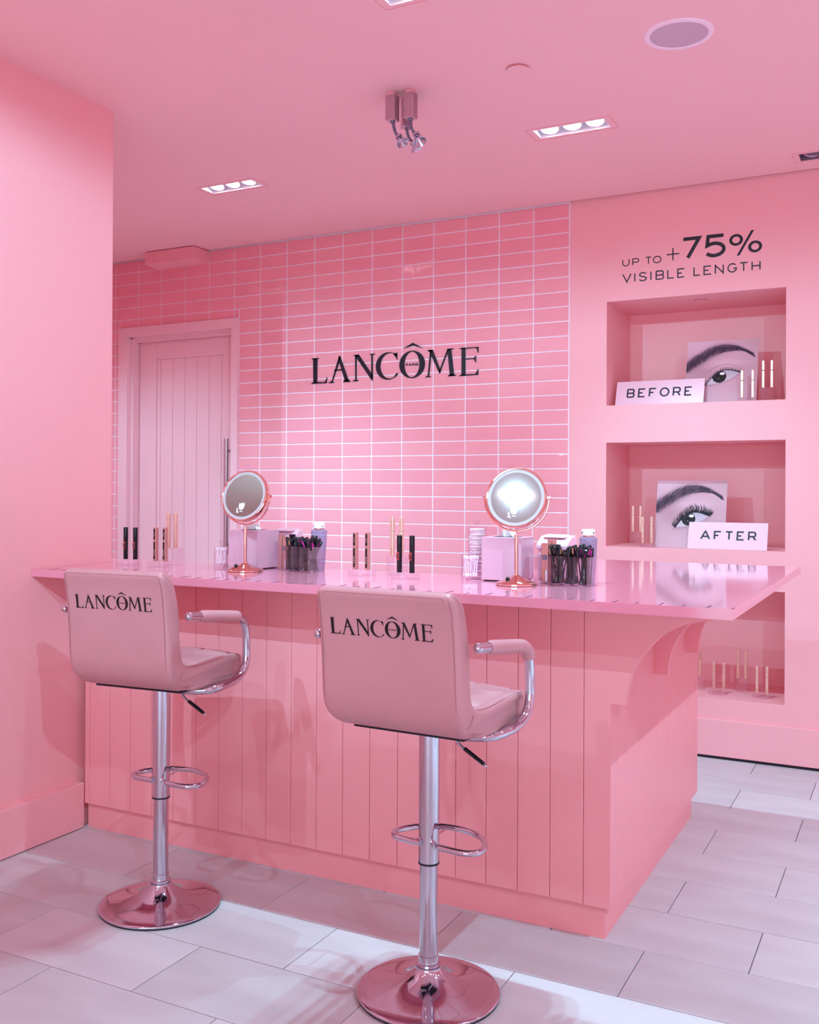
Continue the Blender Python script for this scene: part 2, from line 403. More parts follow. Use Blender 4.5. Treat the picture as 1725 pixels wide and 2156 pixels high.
# ------------------------------------------------------------------ ceiling fittings
def downlight(x, y, on, label):
    t = empty('recessed_downlight', (x, y, ZC)); tag(t, label, 'light', 'recessed triple downlights' )
    h = 0.085
    q = MB()                                         # housing: open box, inside faces
    q.add([(-HW,-HD,0),(HW,-HD,0),(HW,HD,0),(-HW,HD,0),(-HW,-HD,h),(HW,-HD,h),(HW,HD,h),(-HW,HD,h)], [(0,4,5,1),(1,5,6,2),(2,6,7,3),(3,7,4,0),(4,7,6,5)])
    q.build('housing', M_liner if on else M_offliner, t, fix=False)
    q = MB(); a, c, w = HW+0.030, HD+0.020, 0.0012   # hairline of the plaster-in frame
    for s in (-1, 1):
        q.box(-a, a, s*c-w, s*c+w, -0.0012, 0.0); q.box(s*a-w, s*a+w, -c, c, -0.0012, 0.0)
    q.build('trim_line', M_groove, t)
    q = MB(); a, c = HW, HD                          # thin white lip
    for s in (-1, 1):
        q.box(-a, a, s*c-0.0015, s*c+0.0015, -0.001, 0.012); q.box(s*a-0.0015, s*a+0.0015, -c, c, -0.001, 0.012)
    q.build('lip', M_white if on else M_offliner, t)
    for k in (-1, 0, 1):
        tilt = radians(14)
        T = Matrix.Translation((k*0.105, 0.004, 0.029)) @ Matrix.Rotation(-tilt, 4, 'X')
        q = MB(); q.lathe([(0.034, -0.002), (0.041, -0.012), (0.043, -0.012), (0.043, 0.02), (0.030, 0.038)], 24, T=T)
        lp = q.build('lamp', M_white if on else M_offliner, t, True)
        q = MB(); q.lathe([(0.0, -0.006), (0.036, -0.006), (0.036, -0.003), (0.0, -0.003)], 24, T=T, cap=False); q.build('lens', M_lamp if on else M_neck, lp)
        q = MB(); q.tube([T @ Vector((0.046*cos(u), 0.046*sin(u), -0.006)) for u in [2*pi*i/20 for i in range(20)]], 0.0015, 6, closed=True); q.build('gimbal_ring', M_white if on else M_brushed, lp, True)
    return t

def spot(root, x, y, z, power, aim, size=170, blend=0.12, rad=0.02, col=LIGHT_COL):
    ld = bpy.data.lights.new('lamp_light', 'SPOT'); ld.energy = power; ld.color = col; ld.spot_size = radians(size); ld.spot_blend = blend; ld.shadow_soft_size = rad
    o = bpy.data.objects.new('lamp_light', ld); COL.objects.link(o); o.location = (x, y, z)
    o.rotation_euler = Vector(aim).to_track_quat('-Z', 'Y').to_euler(); o.parent = root; return o

FL = ['lit triple downlight near the left wall, above the door side of the counter', 'lit triple downlight over the right half of the counter, nearest the tiled wall',
      'white edged downlight cut off by the top of the photo', 'unlit dark downlight in the ceiling at the right edge, near the niche wall',
      'triple downlight in front of the left stool', 'triple downlight in front of the right stool', 'triple downlight to the right of the counter', 'triple downlight far right behind the viewer'] + ['%s unseen fill downlight, added behind the viewer' % w for w in ('first', 'second', 'third', 'fourth', 'fifth', 'sixth')] + ['fill downlight added out of view to the right, %s row' % w for w in ('front', 'middle', 'rear')] + ['fill downlight added behind the left wall to brighten the door', 'triple downlight to the right of the counter end']
dl = []
for (x, y, on), lb in zip(FITS, FL): dl.append(downlight(x, y, on, lb))
def aimed(root, tx, ty, tz, power, size=80, blend=1.0, z=0.004, rad=0.003):
    p = Vector(root.location); d = Vector((tx, ty, tz))-p-Vector((0, 0, z)); spot(root, 0, 0, z, power, d, size, blend, rad)
for k in (-1, 0, 1):
    spot(dl[0], k*0.105, 0, 0.017, PW['d0'], (0, 0.1, -1), 90, 1.0)
    spot(dl[1], k*0.105, 0, 0.017, PW['d1'], (0.2, 0.15, -1), 90, 1.0)
    spot(dl[2], k*0.105, 0, 0.017, PW['d2'], (0.1, 0.1, -1), 90, 1.0)
def aimed(root, tx, ty, tz, power, size=80, blend=1.0, z=0.004, rad=0.003):
    p = Vector(root.location); d = Vector((tx, ty, tz))-p-Vector((0, 0, z)); spot(root, 0, 0, z, power, d, size, blend, rad)
aimed(dl[4], -2.7, 5.3, 1.6, PW['a4'], 84)
aimed(dl[5], -1.4, 5.3, 1.7, PW['a5'], 84)
aimed(dl[6], -1.3, 5.3, 1.6, PW['a6'], 84)
aimed(dl[7], -3.0, 2.3, 2.1, PW['a7'], 66)
aimed(dl[18], -0.80, 3.6, 0.1, PW['a8'], 64, 0.9, z=-0.004)
for f in dl[8:14]: spot(f, 0, 0, 0.004, PW['back'], (0, 0, -1), 100, 1.0)  # added fill behind the camera, bounces off the unseen floor
for f in dl[14:17]: spot(f, 0, 0, 0.004, PW['side'], (0, 0, -1), 100, 1.0)  # added fill at the right, lights the floor there for bounce
spot(dl[17], 0, 0, 0.004, PW['left'], (0, 0.15, -1), 110, 1.0)  # added fill hidden by the left wall, brightens the door area

t = empty('ceiling_speaker', (-0.762, 3.535, ZC)); tag(t, 'round flush ceiling speaker with pale rim and grey mesh', 'speaker')
q = MB(); q.lathe([(0.100, -0.0035), (0.103, -0.006), (0.118, -0.005), (0.121, 0.0)], 48, cap=False); q.build('rim', M_spkring, t, True)
q = MB(); q.lathe([(0.0, -0.003), (0.101, -0.003), (0.101, 0.0)], 48, cap=False); q.build('grille', M_spk, t)
q = MB(); q.lathe([(0.030, 0.0), (0.030, -0.006), (0.043, -0.007), (0.044, -0.010), (0.0, -0.010)], 40)
tag(q.build('smoke_detector', M_ceil, loc=(-1.372, 3.545, ZC)), 'small round pink cover plate in the ceiling left of the speaker', 'detector')

# adjustable display spotlight cluster
def adj(x, y, rz, hgt, path, rimc, lb, rr=0.026):
    t = empty('adjustable_spotlight', (x, y, ZC), rz); tag(t, lb, 'spotlight', 'gooseneck spotlights')
    q = MB(); q.bbox(-0.017, 0.017, -0.017, 0.017, -0.014, 0.0, 0.004); q.build('mount', M_wall, t)
    q = MB(); q.bbox(-0.0215, 0.0215, -0.0215, 0.0215, -hgt, -0.012, 0.002)
    for k in range(9):                                # fluted faces
        u = -0.018+0.0045*k; q.box(u-0.0011, u+0.0011, -0.0225, -0.021, -hgt+0.002, -0.014); q.box(0.021, 0.0225, u-0.0011, u+0.0011, -hgt+0.002, -0.014)
    q.build('housing', M_alu, t)
    Ri = Matrix.Rotation(-rz, 3, 'Z'); o0 = Vector((x, y, ZC))
    P = [Ri @ (Vector(p)-o0) for p in path]; cp = catmull(P, 12); 
    q = MB(); L = 0; last = None; q.tube(cp, 0.0035, 8)
    for p in cp:
        if last is None or (p-last).length > 0.0125: q.ball(p, 0.0072, 8); last = p
    q.ball(cp[0], 0.010, 8)
    nk = q.build('gooseneck', M_neck, t, True)
    a = Ri @ (Vector(rimc)-o0); c = P[-1]; ax = (a-c).normalized(); T = Matrix.Translation(c) @ ax.to_track_quat('Z', 'Y').to_matrix().to_4x4(); d = (a-c).length
    q = MB(); q.lathe([(0.0, -0.004), (0.014, -0.004), (0.0155, -0.002), (0.0155, 0.009), (0.008, 0.010), (0.008, 0.014), (0.013, 0.015), (rr, d), (rr+0.001, d+0.003), (rr-0.002, d+0.004), (0.008, 0.02), (0.0, 0.02)], 28, T=T, cap=False)
    q.build('lamp_head', M_chrome, t, True)
adj(-1.917, 3.541, 0.0, 0.115, [(-1.915, 3.542, 2.90), (-1.905, 3.535, 2.872), (-1.895, 3.53, 2.846), (-1.880, 3.529, 2.828)], (-1.862, 3.525, 2.800), 'left one of the three small gooseneck spotlights on the ceiling')
adj(-1.838, 3.550, 0.0, 0.115, [(-1.838, 3.550, 2.90), (-1.836, 3.550, 2.872), (-1.828, 3.552, 2.852), (-1.816, 3.561, 2.838)], (-1.797, 3.553, 2.803), 'right one of the three small gooseneck spotlights, its head turned toward the viewer', 0.029)
adj(-1.883, 3.602, radians(38), 0.128, [(-1.880, 3.600, 2.888), (-1.876, 3.600, 2.86), (-1.866, 3.604, 2.838), (-1.852, 3.607, 2.824)], (-1.840, 3.61, 2.800), 'rear gooseneck spotlight half hidden between the other two')

# ------------------------------------------------------------------ counter
ct = empty('counter_base', (-1.9, 3.2, 0)); tag(ct, 'long pink boarded counter base with curved end brackets', 'counter')
XP, YP, ZU = -0.845, 2.999, 1.052; PT = 0.016
def cp(mb, name, mt, smooth=False): return part(mb, name, mt, ct, smooth)
q = MB(); q.box(-3.047, XP-0.004-PT*0.6, YP+0.010, 3.34, 0.104, ZU); q.box(-1.33, XP-0.014, 3.3, 4.335, 0.104, ZU); cp(q, 'carcass', M_groove)
q = MB(); q.box(-3.047, -1.31, 3.020, 3.33, 0, 0.106); q.box(-1.31, -0.867, 3.020, 4.337, 0, 0.106); cp(q, 'kickboard', M_panel)
def plank_front(x0, x1): 
    q = MB(); q.bbox(x0+0.0007, x1-0.0007, YP, YP+PT, 0.104, ZU, 0.002); cp(q, 'plank', M_panel)
gx_ = [-0.931-0.11*k for k in range(20)]
gx_ = [x for x in gx_ if x > -3.04]
fx = [-3.047]+sorted(gx_)
for i in range(len(fx)-1): plank_front(fx[i], fx[i+1])
# last plank grows into the first curved bracket
ARC = [(-0.798, 0.740), (-0.793, 0.785), (-0.784, 0.825), (-0.767, 0.867), (-0.738, 0.908), (-0.703, 0.947), (-0.666, 0.975), (-0.624, 0.997), (-0.585, 1.008), (-0.545, 1.013), (-0.535, 1.020)]
arc = [(p.x, p.y) for p in catmull([(a, c, 0) for a, c in ARC], 4)]
poly = [(-0.9296, 0.104), (XP, 0.104), (XP, 0.740)] + arc + [(-0.535, ZU), (-0.9296, ZU)]
q = MB(); q.prism(poly, lambda a, c: (a, YP, c), lambda a, c: (a, YP+0.036, c)); cp(q, 'end_bracket', M_panel)
for yy in (3.562, 4.098):
    poly = [(XP-0.01, 0.740)] + arc + [(-0.535, ZU), (XP-0.01, ZU)]
    q = MB(); q.prism(poly, lambda a, c: (a, yy, c), lambda a, c: (a, yy+0.036, c)); cp(q, 'bracket', M_panel)
ys = [YP+0.036]+[3.073+0.1095*k for k in range(12) if 3.073+0.1095*k < 4.33]+[4.351]
for i in range(len(ys)-1):
    q = MB(); q.bbox(XP-PT, XP, ys[i]+0.0006, ys[i+1]-0.0006, 0.104, ZU, 0.0016); cp(q, 'plank', M_panel)
q = MB(); q.box(-1.33, XP-0.002, 4.335, 4.351, 0.104, ZU); q.box(-3.047, -1.33, 3.325, 3.341, 0.104, ZU); cp(q, 'rear_panel', M_panel)

tp = empty('countertop', (-1.9, 3.2, 1.052)); tag(tp, 'glossy lilac pink countertop with tick marks along its front edge', 'countertop')
poly = [(XL+0.001, 2.748), (-0.442, 2.748), (-0.442, 4.440), (-1.370, 4.440), (-1.370, 3.350), (-3.5, 3.350), (-3.5, 3.180), (XL+0.001, 3.180)]
bm = bmesh.new(); vs = [bm.verts.new((x, y, 1.052)) for x, y in poly]; fc = bm.faces.new(vs)
ex = bmesh.ops.extrude_face_region(bm, geom=[fc]); bmesh.ops.translate(bm, verts=[v for v in ex['geom'] if isinstance(v, bmesh.types.BMVert)], vec=(0, 0, 0.030))
bmesh.ops.bevel(bm, geom=bm.edges[:], offset=0.0015, segments=2, affect='EDGES'); bmesh.ops.recalc_face_normals(bm, faces=bm.faces[:])
me = bpy.data.meshes.new('slab'); bm.to_mesh(me); bm.free(); me.materials.append(M_top)
o = bpy.data.objects.new('slab', me); COL.objects.link(o); o.parent = tp; o.location = -Vector(tp.location)
k = 0; x = -0.445-0.0005
while x > -3.05:
    ln = 0.033 if k % 2 == 0 else 0.056
    q = MB(); q.box(x-0.0018, x+0.0018, 2.754, 2.754+ln, 1.0812, 1.0828); part(q, 'tick_mark', M_tick, tp); x -= 0.0653; k += 1
ZT = 1.0822

# ------------------------------------------------------------------ lettering
LOGO = {
'L': [[(0.108, 0.994), (0.304, 0.997), (0.294, 0.026), (0.124, 0.016)], [(0.015, 1.004), (0.396, 1.004), (0.309, 0.957), (0.098, 0.956)], [(0.124, 0.064), (0.289, 0.065), (0.607, 0.038), (0.735, -0.002), (0.0, 0.0), (0.083, 0.036)], [(0.581, 0.03), (0.683, 0.074), (0.754, 0.222), (0.764, 0.217), (0.735, -0.002)]],
'A': [[(1.305, 1.026), (1.345, 1.032), (1.381, 0.936), (1.004, 0.016), (0.962, 0.015)], [(1.305, 1.026), (1.345, 1.032), (1.736, 0.068), (1.786, 0.01), (1.606, 0.01), (1.566, 0.085), (1.281, 0.885)], [(1.102, 0.507), (1.414, 0.508), (1.429, 0.46), (1.082, 0.456)], [(0.962, 0.063), (1.003, 0.068), (1.069, 0.013), (1.069, -0.005), (0.836, -0.007), (0.836, 0.01)], [(1.566, 0.097), (1.725, 0.099), (1.825, 0.017), (1.825, -0.0), (1.502, -0.003), (1.502, 0.015)]],
'N': [[(2.028, 0.993), (2.092, 0.989), (2.097, 0.022), (2.048, 0.024)], [(1.943, 1.023), (2.195, 1.03), (2.23, 0.981), (2.107, 0.946), (2.028, 0.98)], [(2.008, 1.024), (2.195, 1.03), (2.815, 0.196), (2.816, 0.001), (2.782, 0.003)], [(2.752, 0.994), (2.81, 0.99), (2.815, 0.103), (2.757, 0.148)], [(2.655, 1.025), (2.912, 1.031), (2.912, 1.018), (2.825, 0.981), (2.742, 0.986), (2.655, 1.012)], [(1.929, 0.004), (2.186, 0.017), (2.186, 0.034), (2.102, 0.072), (2.043, 0.071), (1.929, 0.021)]],
'M': [[(5.145, 1.027), (5.351, 1.027), (5.374, 0.98), (5.26, 0.938), (5.146, 1.01)], [(5.26, 0.991), (5.319, 0.959), (5.219, 0.038), (5.16, 0.037)], [(5.059, 0.009), (5.297, 0.018), (5.297, 0.034), (5.228, 0.07), (5.151, 0.066), (5.059, 0.025)], [(5.2, 1.028), (5.364, 1.026), (5.704, 0.21), (5.65, 0.123)], [(5.65, 0.123), (5.632, 0.214), (5.97, 1.018), (6.028, 1.006)], [(5.961, 1.022), (6.117, 1.025), (6.243, 0.021), (6.078, 0.017)], [(5.961, 1.022), (6.215, 1.027), (6.215, 1.011), (6.122, 0.976), (5.997, 0.976)], [(5.98, 0.006), (6.323, 0.017), (6.323, 0.034), (6.234, 0.078), (6.069, 0.078), (5.979, 0.022)]],
'E': [[(6.539, 1.024), (6.689, 1.022), (6.694, 0.007), (6.544, 0.007)], [(6.451, 1.017), (7.205, 1.019), (7.205, 0.991), (6.689, 0.978), (6.539, 0.975), (6.451, 1.005)], [(7.109, 1.013), (7.205, 1.019), (7.206, 0.807), (7.193, 0.807)], [(6.691, 0.628), (7.068, 0.622), (7.068, 0.59), (6.691, 0.591)], [(7.033, 0.624), (7.102, 0.709), (7.111, 0.708), (7.112, 0.452), (7.104, 0.452), (7.033, 0.584)], [(6.447, -0.005), (7.201, 0.007), (7.201, 0.047), (6.694, 0.048), (6.544, 0.047), (6.447, 0.011)], [(7.093, 0.036), (7.192, 0.215), (7.205, 0.215), (7.202, 0.003)]],
'O': [[(4.135, 1.15), (4.526, 1.333), (4.554, 1.331), (4.962, 1.108), (4.545, 1.233)]]}
def ring_polys(cx, cz, rx, rz, ix, iz, irx, irz, a0, a1, n, tilt=0):
    out = []; pr = None
    for i in range(n+1):
        a = a0+(a1-a0)*i/n
        po = (cx+rx*cos(a), cz+rz*sin(a)); pi_ = (ix+irx*cos(a), iz+irz*sin(a))
        if pr: out.append([pr[0], po, pi_, pr[1]])
        pr = (po, pi_)
    return out
LOGO['O'] += ring_polys(4.506, 0.528, 0.537, 0.514, 4.499, 0.530, 0.318, 0.478, 0, 2*pi, 40)
LOGO['C'] = ring_polys(3.490, 0.524, 0.537, 0.520, 3.565, 0.528, 0.420, 0.482, radians(52), radians(322), 34)
LOGO['C'] += [[(3.84, 1.0), (3.877, 1.012), (3.874, 0.741), (3.862, 0.741), (3.80, 0.88), (3.74, 0.93)], [(3.70, 1.00), (3.84, 0.985), (3.86, 0.86), (3.76, 0.90)], [(3.86, 0.24), (3.886, 0.219), (3.80, 0.09), (3.76, 0.13)]]

def stroke_glyph(ch):
    """centre-line strokes in a box of height 1; returns (width, strokes)"""
    def arc(cx, cz, rx, rz, a0, a1, n=14): return [(cx+rx*cos(radians(a0+(a1-a0)*i/n)), cz+rz*sin(radians(a0+(a1-a0)*i/n))) for i in range(n+1)]
    G = {
     'A': (1.05, [[(0, 0), (0.5, 1), (0.55, 1), (1.05, 0)], [(0.2, 0.33), (0.85, 0.33)]]),
     'B': (0.85, [[(0, 0), (0, 1)], [(0, 1), (0.6, 1)]+arc(0.6, 0.75, 0.22, 0.25, 90, -90, 8)+[(0, 0.5)], [(0, 0), (0.62, 0)]+arc(0.62, 0.25, 0.23, 0.25, -90, 90, 8)]),
     'C': (0.95, [arc(0.5, 0.5, 0.5, 0.5, 40, 320, 22)]),
     'E': (0.80, [[(0.8, 1), (0, 1), (0, 0), (0.8, 0)], [(0, 0.5), (0.5, 0.5)]]),
     'F': (0.80, [[(0.8, 1), (0, 1), (0, 0)], [(0, 0.5), (0.5, 0.5)]]),
     'G': (1.0, [arc(0.5, 0.5, 0.5, 0.5, 42, 335, 22)+[(0.97, 0.44), (0.62, 0.44)]]),
     'H': (0.85, [[(0, 0), (0, 1)], [(0.85, 0), (0.85, 1)], [(0, 0.5), (0.85, 0.5)]]),
     'I': (0.02, [[(0, 0), (0, 1)]]),
     'L': (0.72, [[(0, 1), (0, 0), (0.72, 0)]]),
     'N': (0.85, [[(0, 0), (0, 1), (0.85, 0), (0.85, 1)]]),
     'O': (1.0, [arc(0.5, 0.5, 0.5, 0.5, 0, 360, 28)]),
     'P': (0.8, [[(0, 0), (0, 1), (0.55, 1)]+arc(0.55, 0.72, 0.25, 0.28, 90, -90, 8)+[(0, 0.44)]]),
     'R': (0.85, [[(0, 0), (0, 1), (0.6, 1)]+arc(0.6, 0.72, 0.22, 0.28, 90, -90, 8)+[(0, 0.44)], [(0.5, 0.44), (0.85, 0)]]),
     'S': (0.85, [arc(0.43, 0.74, 0.38, 0.26, 20, 180, 10)+[(0.07, 0.66)]+[(0.3, 0.53), (0.6, 0.47)]+arc(0.43, 0.26, 0.41, 0.26, 20, -165, 12)]),
     'T': (0.85, [[(0, 1), (0.85, 1)], [(0.425, 0), (0.425, 1)]]),
     'U': (0.85, [[(0, 1), (0, 0.4)]+arc(0.425, 0.4, 0.425, 0.4, 180, 360, 12)+[(0.85, 1)]]),
     'V': (1.0, [[(0, 1), (0.5, 0), (1.0, 1)]]),
     '+': (1.0, [[(0, 0.5), (1, 0.5)], [(0.5, 0), (0.5, 1)]]),
     '7': (0.85, [[(0, 1), (0.85, 1), (0.25, 0)]]),
     '5': (0.88, [[(0.85, 1), (0.08, 1), (0.03, 0.52)]+arc(0.40, 0.30, 0.47, 0.32, 130, -145, 18)]),
    }
    return G[ch]
def stroke_polys(pts, w):
    """mitred ribbon of width w"""
    pts = [p for i, p in enumerate(pts) if i == 0 or hypot(p[0]-pts[i-1][0], p[1]-pts[i-1][1]) > 1e-5]
    n = len(pts); L_, R_ = [], []
    closed = n > 3 and hypot(pts[0][0]-pts[-1][0], pts[0][1]-pts[-1][1]) < 1e-6
    for i in range(n):
        p = Vector(pts[i])
        a = Vector(pts[i-1]) if i else (Vector(pts[-2]) if closed else None)
        c = Vector(pts[i+1]) if i < n-1 else (Vector(pts[1]) if closed else None)
        d1 = (p-a).normalized() if a is not None else None; d2 = (c-p).normalized() if c is not None else None
        if d1 is None: d1 = d2
        if d2 is None: d2 = d1
        n1 = Vector((-d1.y, d1.x)); n2 = Vector((-d2.y, d2.x)); mm = (n1+n2)
        mm = mm.normalized() if mm.length > 1e-6 else n1
        k = 1/max(0.35, mm.dot(n1)); L_.append(p+mm*k*w/2); R_.append(p-mm*k*w/2)
    return [[tuple(L_[i]), tuple(L_[i+1]), tuple(R_[i+1]), tuple(R_[i])] for i in range(n-1)]

def glyph_mesh(polys, fn, name, mt, parent, depth=0.0012):
    """polys in 2D -> fn(a,b,d) 3D, d = height above the surface"""
    q = MB()
    for p in polys: q.prism(p, lambda a, c: fn(a, c, depth), lambda a, c: fn(a, c, 0.0))
    return q.build(name, mt, parent)
def word(text, x0, x1, z0, z1, weight, fn, parent, mt, name='letter', gap=0.30, depth=0.0012, xs=None):
    """stroked word filling x0..x1; xs optionally fixes each letter's extent"""
    H = z1-z0; w = weight; gl = [None if c == ' ' else stroke_glyph(c) for c in text]
    nat = sum((g[0] if g else 0.45) for g in gl)+gap*(len(text)-1)
    sx = (x1-x0)/nat; x = x0
    for i, g in enumerate(gl):
        if g is None: x += (0.45+gap)*sx; continue
        if xs: a0, a1 = xs[i]; x = a0; s = (a1-a0)/max(g[0], 0.02) if g[0] > 0.1 else sx
        else: s = sx
        hw = w/2
        ps = []
        for st in g[1]:
            pts = [(x+hw+p[0]*(s-w/max(g[0], .1)) if g[0] > 0.1 else x+hw, z0+hw+p[1]*(H-w)) for p in st]
            ps += stroke_polys(pts, w)
        glyph_mesh(ps, fn, name, mt, parent, depth); x += (g[0]+gap)*sx

def logo(fn, parent, mt, H, x0, z0, depth=0.0012, sx=1.0):
    for ch in 'LANCOME':
        ps = [[(x0+p[0]*H*sx, z0+p[1]*H) for p in poly] for poly in LOGO[ch]]
        glyph_mesh(ps, fn, 'letter', mt, parent, depth)
    word('PARIS', x0+4.246*H*sx, x0+4.767*H*sx, z0+0.478*H, z0+0.569*H, 0.013*H, fn, parent, mt, 'small_letter', depth=depth)

sg = empty('wall_logo', (-2.88, YB-0.0085, 2.072)); tag(sg, 'black serif LANCÔME PARIS lettering fixed on the pink wall tiles', 'sign')
logo(lambda a, c, d: (a+2.88, -d, c-2.072), sg, M_matblack, 0.1618, -3.466, 2.072, 0.006)
sg = empty('wall_slogan', (-1.09, YB-0.0003, 2.54)); tag(sg, 'black wall lettering UP TO +75% VISIBLE LENGTH above the niches', 'sign')
fn = lambda a, c, d: (a+1.09, -d, c-2.54)
word('UP', 0, 1, 2.625, 2.664, 0.0050, fn, sg, M_matblack, xs=[(-1.450, -1.410), (-1.395, -1.357)])
word('TO', 0, 1, 2.625, 2.665, 0.0050, fn, sg, M_matblack, xs=[(-1.325, -1.289), (-1.283, -1.237)])
word('+', 0, 1, 2.629, 2.701, 0.0062, fn, sg, M_matblack, xs=[(-1.212, -1.140)])
word('7', 0, 1, 2.628, 2.747, 0.0185, fn, sg, M_matblack, xs=[(-1.131, -1.030)])
word('5', 0, 1, 2.628, 2.747, 0.0185, fn, sg, M_matblack, xs=[(-1.010, -0.902)])
ps = ring_polys(-0.851, 2.705, 0.0345, 0.0305, -0.851, 2.705, 0.0195, 0.0175, 0, 2*pi, 28)+ring_polys(-0.7565, 2.661, 0.0345, 0.0305, -0.7565, 2.661, 0.0195, 0.0175, 0, 2*pi, 28)
ps += [[(-0.848, 2.623), (-0.834, 2.623), (-0.762, 2.747), (-0.776, 2.747)]]
glyph_mesh(ps, fn, 'letter', M_matblack, sg)
word('VISIBLE', 0, 1, 2.535, 2.585, 0.0062, fn, sg, M_ink, xs=[(-1.450, -1.399), (-1.384, -1.378), (-1.360, -1.315), (-1.296, -1.290), (-1.268, -1.222), (-1.206, -1.168), (-1.153, -1.113)])
word('LENGTH', 0, 1, 2.537, 2.586, 0.0062, fn, sg, M_ink, xs=[(-1.068, -1.031), (-1.016, -0.974), (-0.958, -0.912), (-0.894, -0.845), (-0.834, -0.791), (-0.774, -0.729)])

# ------------------------------------------------------------------ bar stools
PROF = [(-.262,1.126),(-.252,1.09),(-.242,1.03),(-.235,.96),(-.230,.885),(-.224,.838),(-.206,.797),(-.175,.770),(-.13,.755),(-.05,.749),(.08,.748),(.18,.750),(.213,.760),(.225,.788),(.215,.816),(.175,.831),(.08,.835),(-.03,.829),(-.10,.831),(-.140,.845),(-.158,.875),(-.165,.94),(-.172,1.01),(-.186,1.07),(-.203,1.112),(-.220,1.136),(-.238,1.143),(-.254,1.139)]
cpr = [(p.x, p.y) for p in catmull([(a, c, 0) for a, c in PROF], 5, True)]
def rear_y(z):
    pts = PROF[:8]
    for i in range(len(pts)-1):
        if pts[i][1] >= z >= pts[i+1][1]:
            t = (pts[i][1]-z)/(pts[i][1]-pts[i+1][1]); return pts[i][0]+(pts[i+1][0]-pts[i][0])*t
    return -.262
def half_w(y, z):
    w = 0.2
    if z > 1.10: w -= 0.010*((z-1.10)/0.043)**2
    if z < 0.83 and y < -0.10: w -= 0.022*((0.83-z)/0.08)**2
    if y > 0.15: w -= 0.020*((y-0.15)/0.074)**2
    return w
def stool(x, y, rz, label, sleeve_s, foot_rot, lx=-.168, lw=1.0, wf=1.0):
    t = empty('bar_stool', (x, y, 0), rz); tag(t, label, 'stool', 'bar stools at the counter')
    sl = [(-.2, .016), (-.1985, .009), (-.1955, .004), (-.190, .001)]
    sl += [(-.182+.364*i/36, 0) for i in range(37)]
    sl += [(-a, c) for a, c in reversed(sl[:4])]
    n = len(cpr); nor = []
    for i in range(n):
        a = Vector(cpr[i-1]); c = Vector(cpr[(i+1) % n]); d = (c-a).normalized(); nor.append(Vector((d.y, -d.x)))
    # polygon orientation: make normals point inward
    cen = Vector((-.1, .8)); ar = sum(cpr[i][0]*cpr[(i+1) % n][1]-cpr[(i+1) % n][0]*cpr[i][1] for i in range(n))
    sg_ = -1 if ar > 0 else 1
    V = []
    for xx, ins in sl:
        for i, (py, pz) in enumerate(cpr):
            nn = nor[i]*sg_; d = ins
            # tufting on the seat top and the inner face of the back
            g_ = 0.0
            inner_seat = pz > .80 and -.13 < py < .20 and pz < .85
            inner_back = py > -.20 and .87 < pz < 1.10 and py < -.15
            if (inner_seat or inner_back) and abs(xx) < .165:
                for gx0 in (-.055, .055): g_ += .006*math.exp(-((xx-gx0)/.007)**2)
                ss = py if inner_seat else pz
                for gs in ((-.045, .055) if inner_seat else (.92, 1.01)): g_ += .006*math.exp(-((ss-gs)/.007)**2)
            if inner_seat or inner_back: g_ += .004*math.exp(-((abs(xx)-.165)/.005)**2)-0.006*max(0, 1-(xx/.17)**2)
            d += g_*1.5
            q_ = Vector((py, pz)) + nn*d
            V.append((xx*half_w(py, pz)/.2*wf, q_.x, q_.y))
    F_b, F_s = [], []
    isb = [(pz > .835) or (py < -.165) for py, pz in cpr]
    def back(i): py, pz = cpr[i]; return (pz > .80 and py < -.12) or py < -.19
    m_ = len(sl)
    for s in range(m_-1):
        for i in range(n):
            j = (i+1) % n; f = (s*n+i, s*n+j, (s+1)*n+j, (s+1)*n+i)
            (F_b if back(i) and back(j) else F_s).append(f)
    # side caps: split each end polygon into back and seat parts
    bi = [i for i in range(n) if back(i)]; si = [i for i in range(n) if not back(i)]
    def run(S_, extra=True):
        k0 = [i for i in S_ if (i-1) % n not in S_][0]; r = [k0]
        while (r[-1]+1) % n in S_: r.append((r[-1]+1) % n)
        return r
    rb = run(set(bi)); rs_ = run(set(si)); rs_ = [rb[-1]]+rs_+[rb[0]]
    for s in (0, m_-1):
        F_b.append(tuple(s*n+i for i in rb)); F_s.append(tuple(s*n+i for i in rs_))
    for nm, FF in (('backrest', F_b), ('seat', F_s)):
        used = sorted({i for f in FF for i in f}); mp = {v: k for k, v in enumerate(used)}
        q = MB(); q.add([V[i] for i in used], [tuple(mp[i] for i in f) for f in FF])
        ob = q.build(nm, M_leather, t, True, angle=50)
        if nm == 'backrest': bk = ob
        else: st_ = ob
    # seams: around the rear panel and down the side joint
    zz = [1.125, 1.09, 1.03, .96, .90, .85, .81, .785]
    for sx in (-1, 1):
        q = MB(); q.tube([(sx*(half_w(rear_y(z), z)*wf-0.0125), rear_y(z)-.0006, z) for z in zz], 0.0010, 6); q.build('seam', M_seam, bk)
        q = MB(); q.tube([(sx*.2004*wf, -.1515, .826), (sx*.1985*wf, -.165, .80), (sx*.184*wf, -.186, .785)], 0.0009, 6); q.build('seam', M_seam, bk)
        q = MB(); q.tube([(sx*.1945*wf, yy, zz_) for yy, zz_ in [(-.13, .8335), (-.05, .8265), (.04, .8305), (.12, .8310), (.165, .8295)]], 0.0009, 6); q.build('seam', M_seam, st_)
    q = MB(); q.tube([(-.18, -.2625, 1.124)]+[(xx, -.2615-0.0003, 1.130) for xx in (-.174, -.1, 0, .1, .174)]+[(.18, -.2625, 1.124)], 0.0010, 6); q.build('seam', M_seam, bk)
    q = MB(); q.tube([(-.165, .188, .8275), (0, .192, .8265), (.165, .188, .8275)], 0.0009, 6); q.build('seam', M_seam, st_)
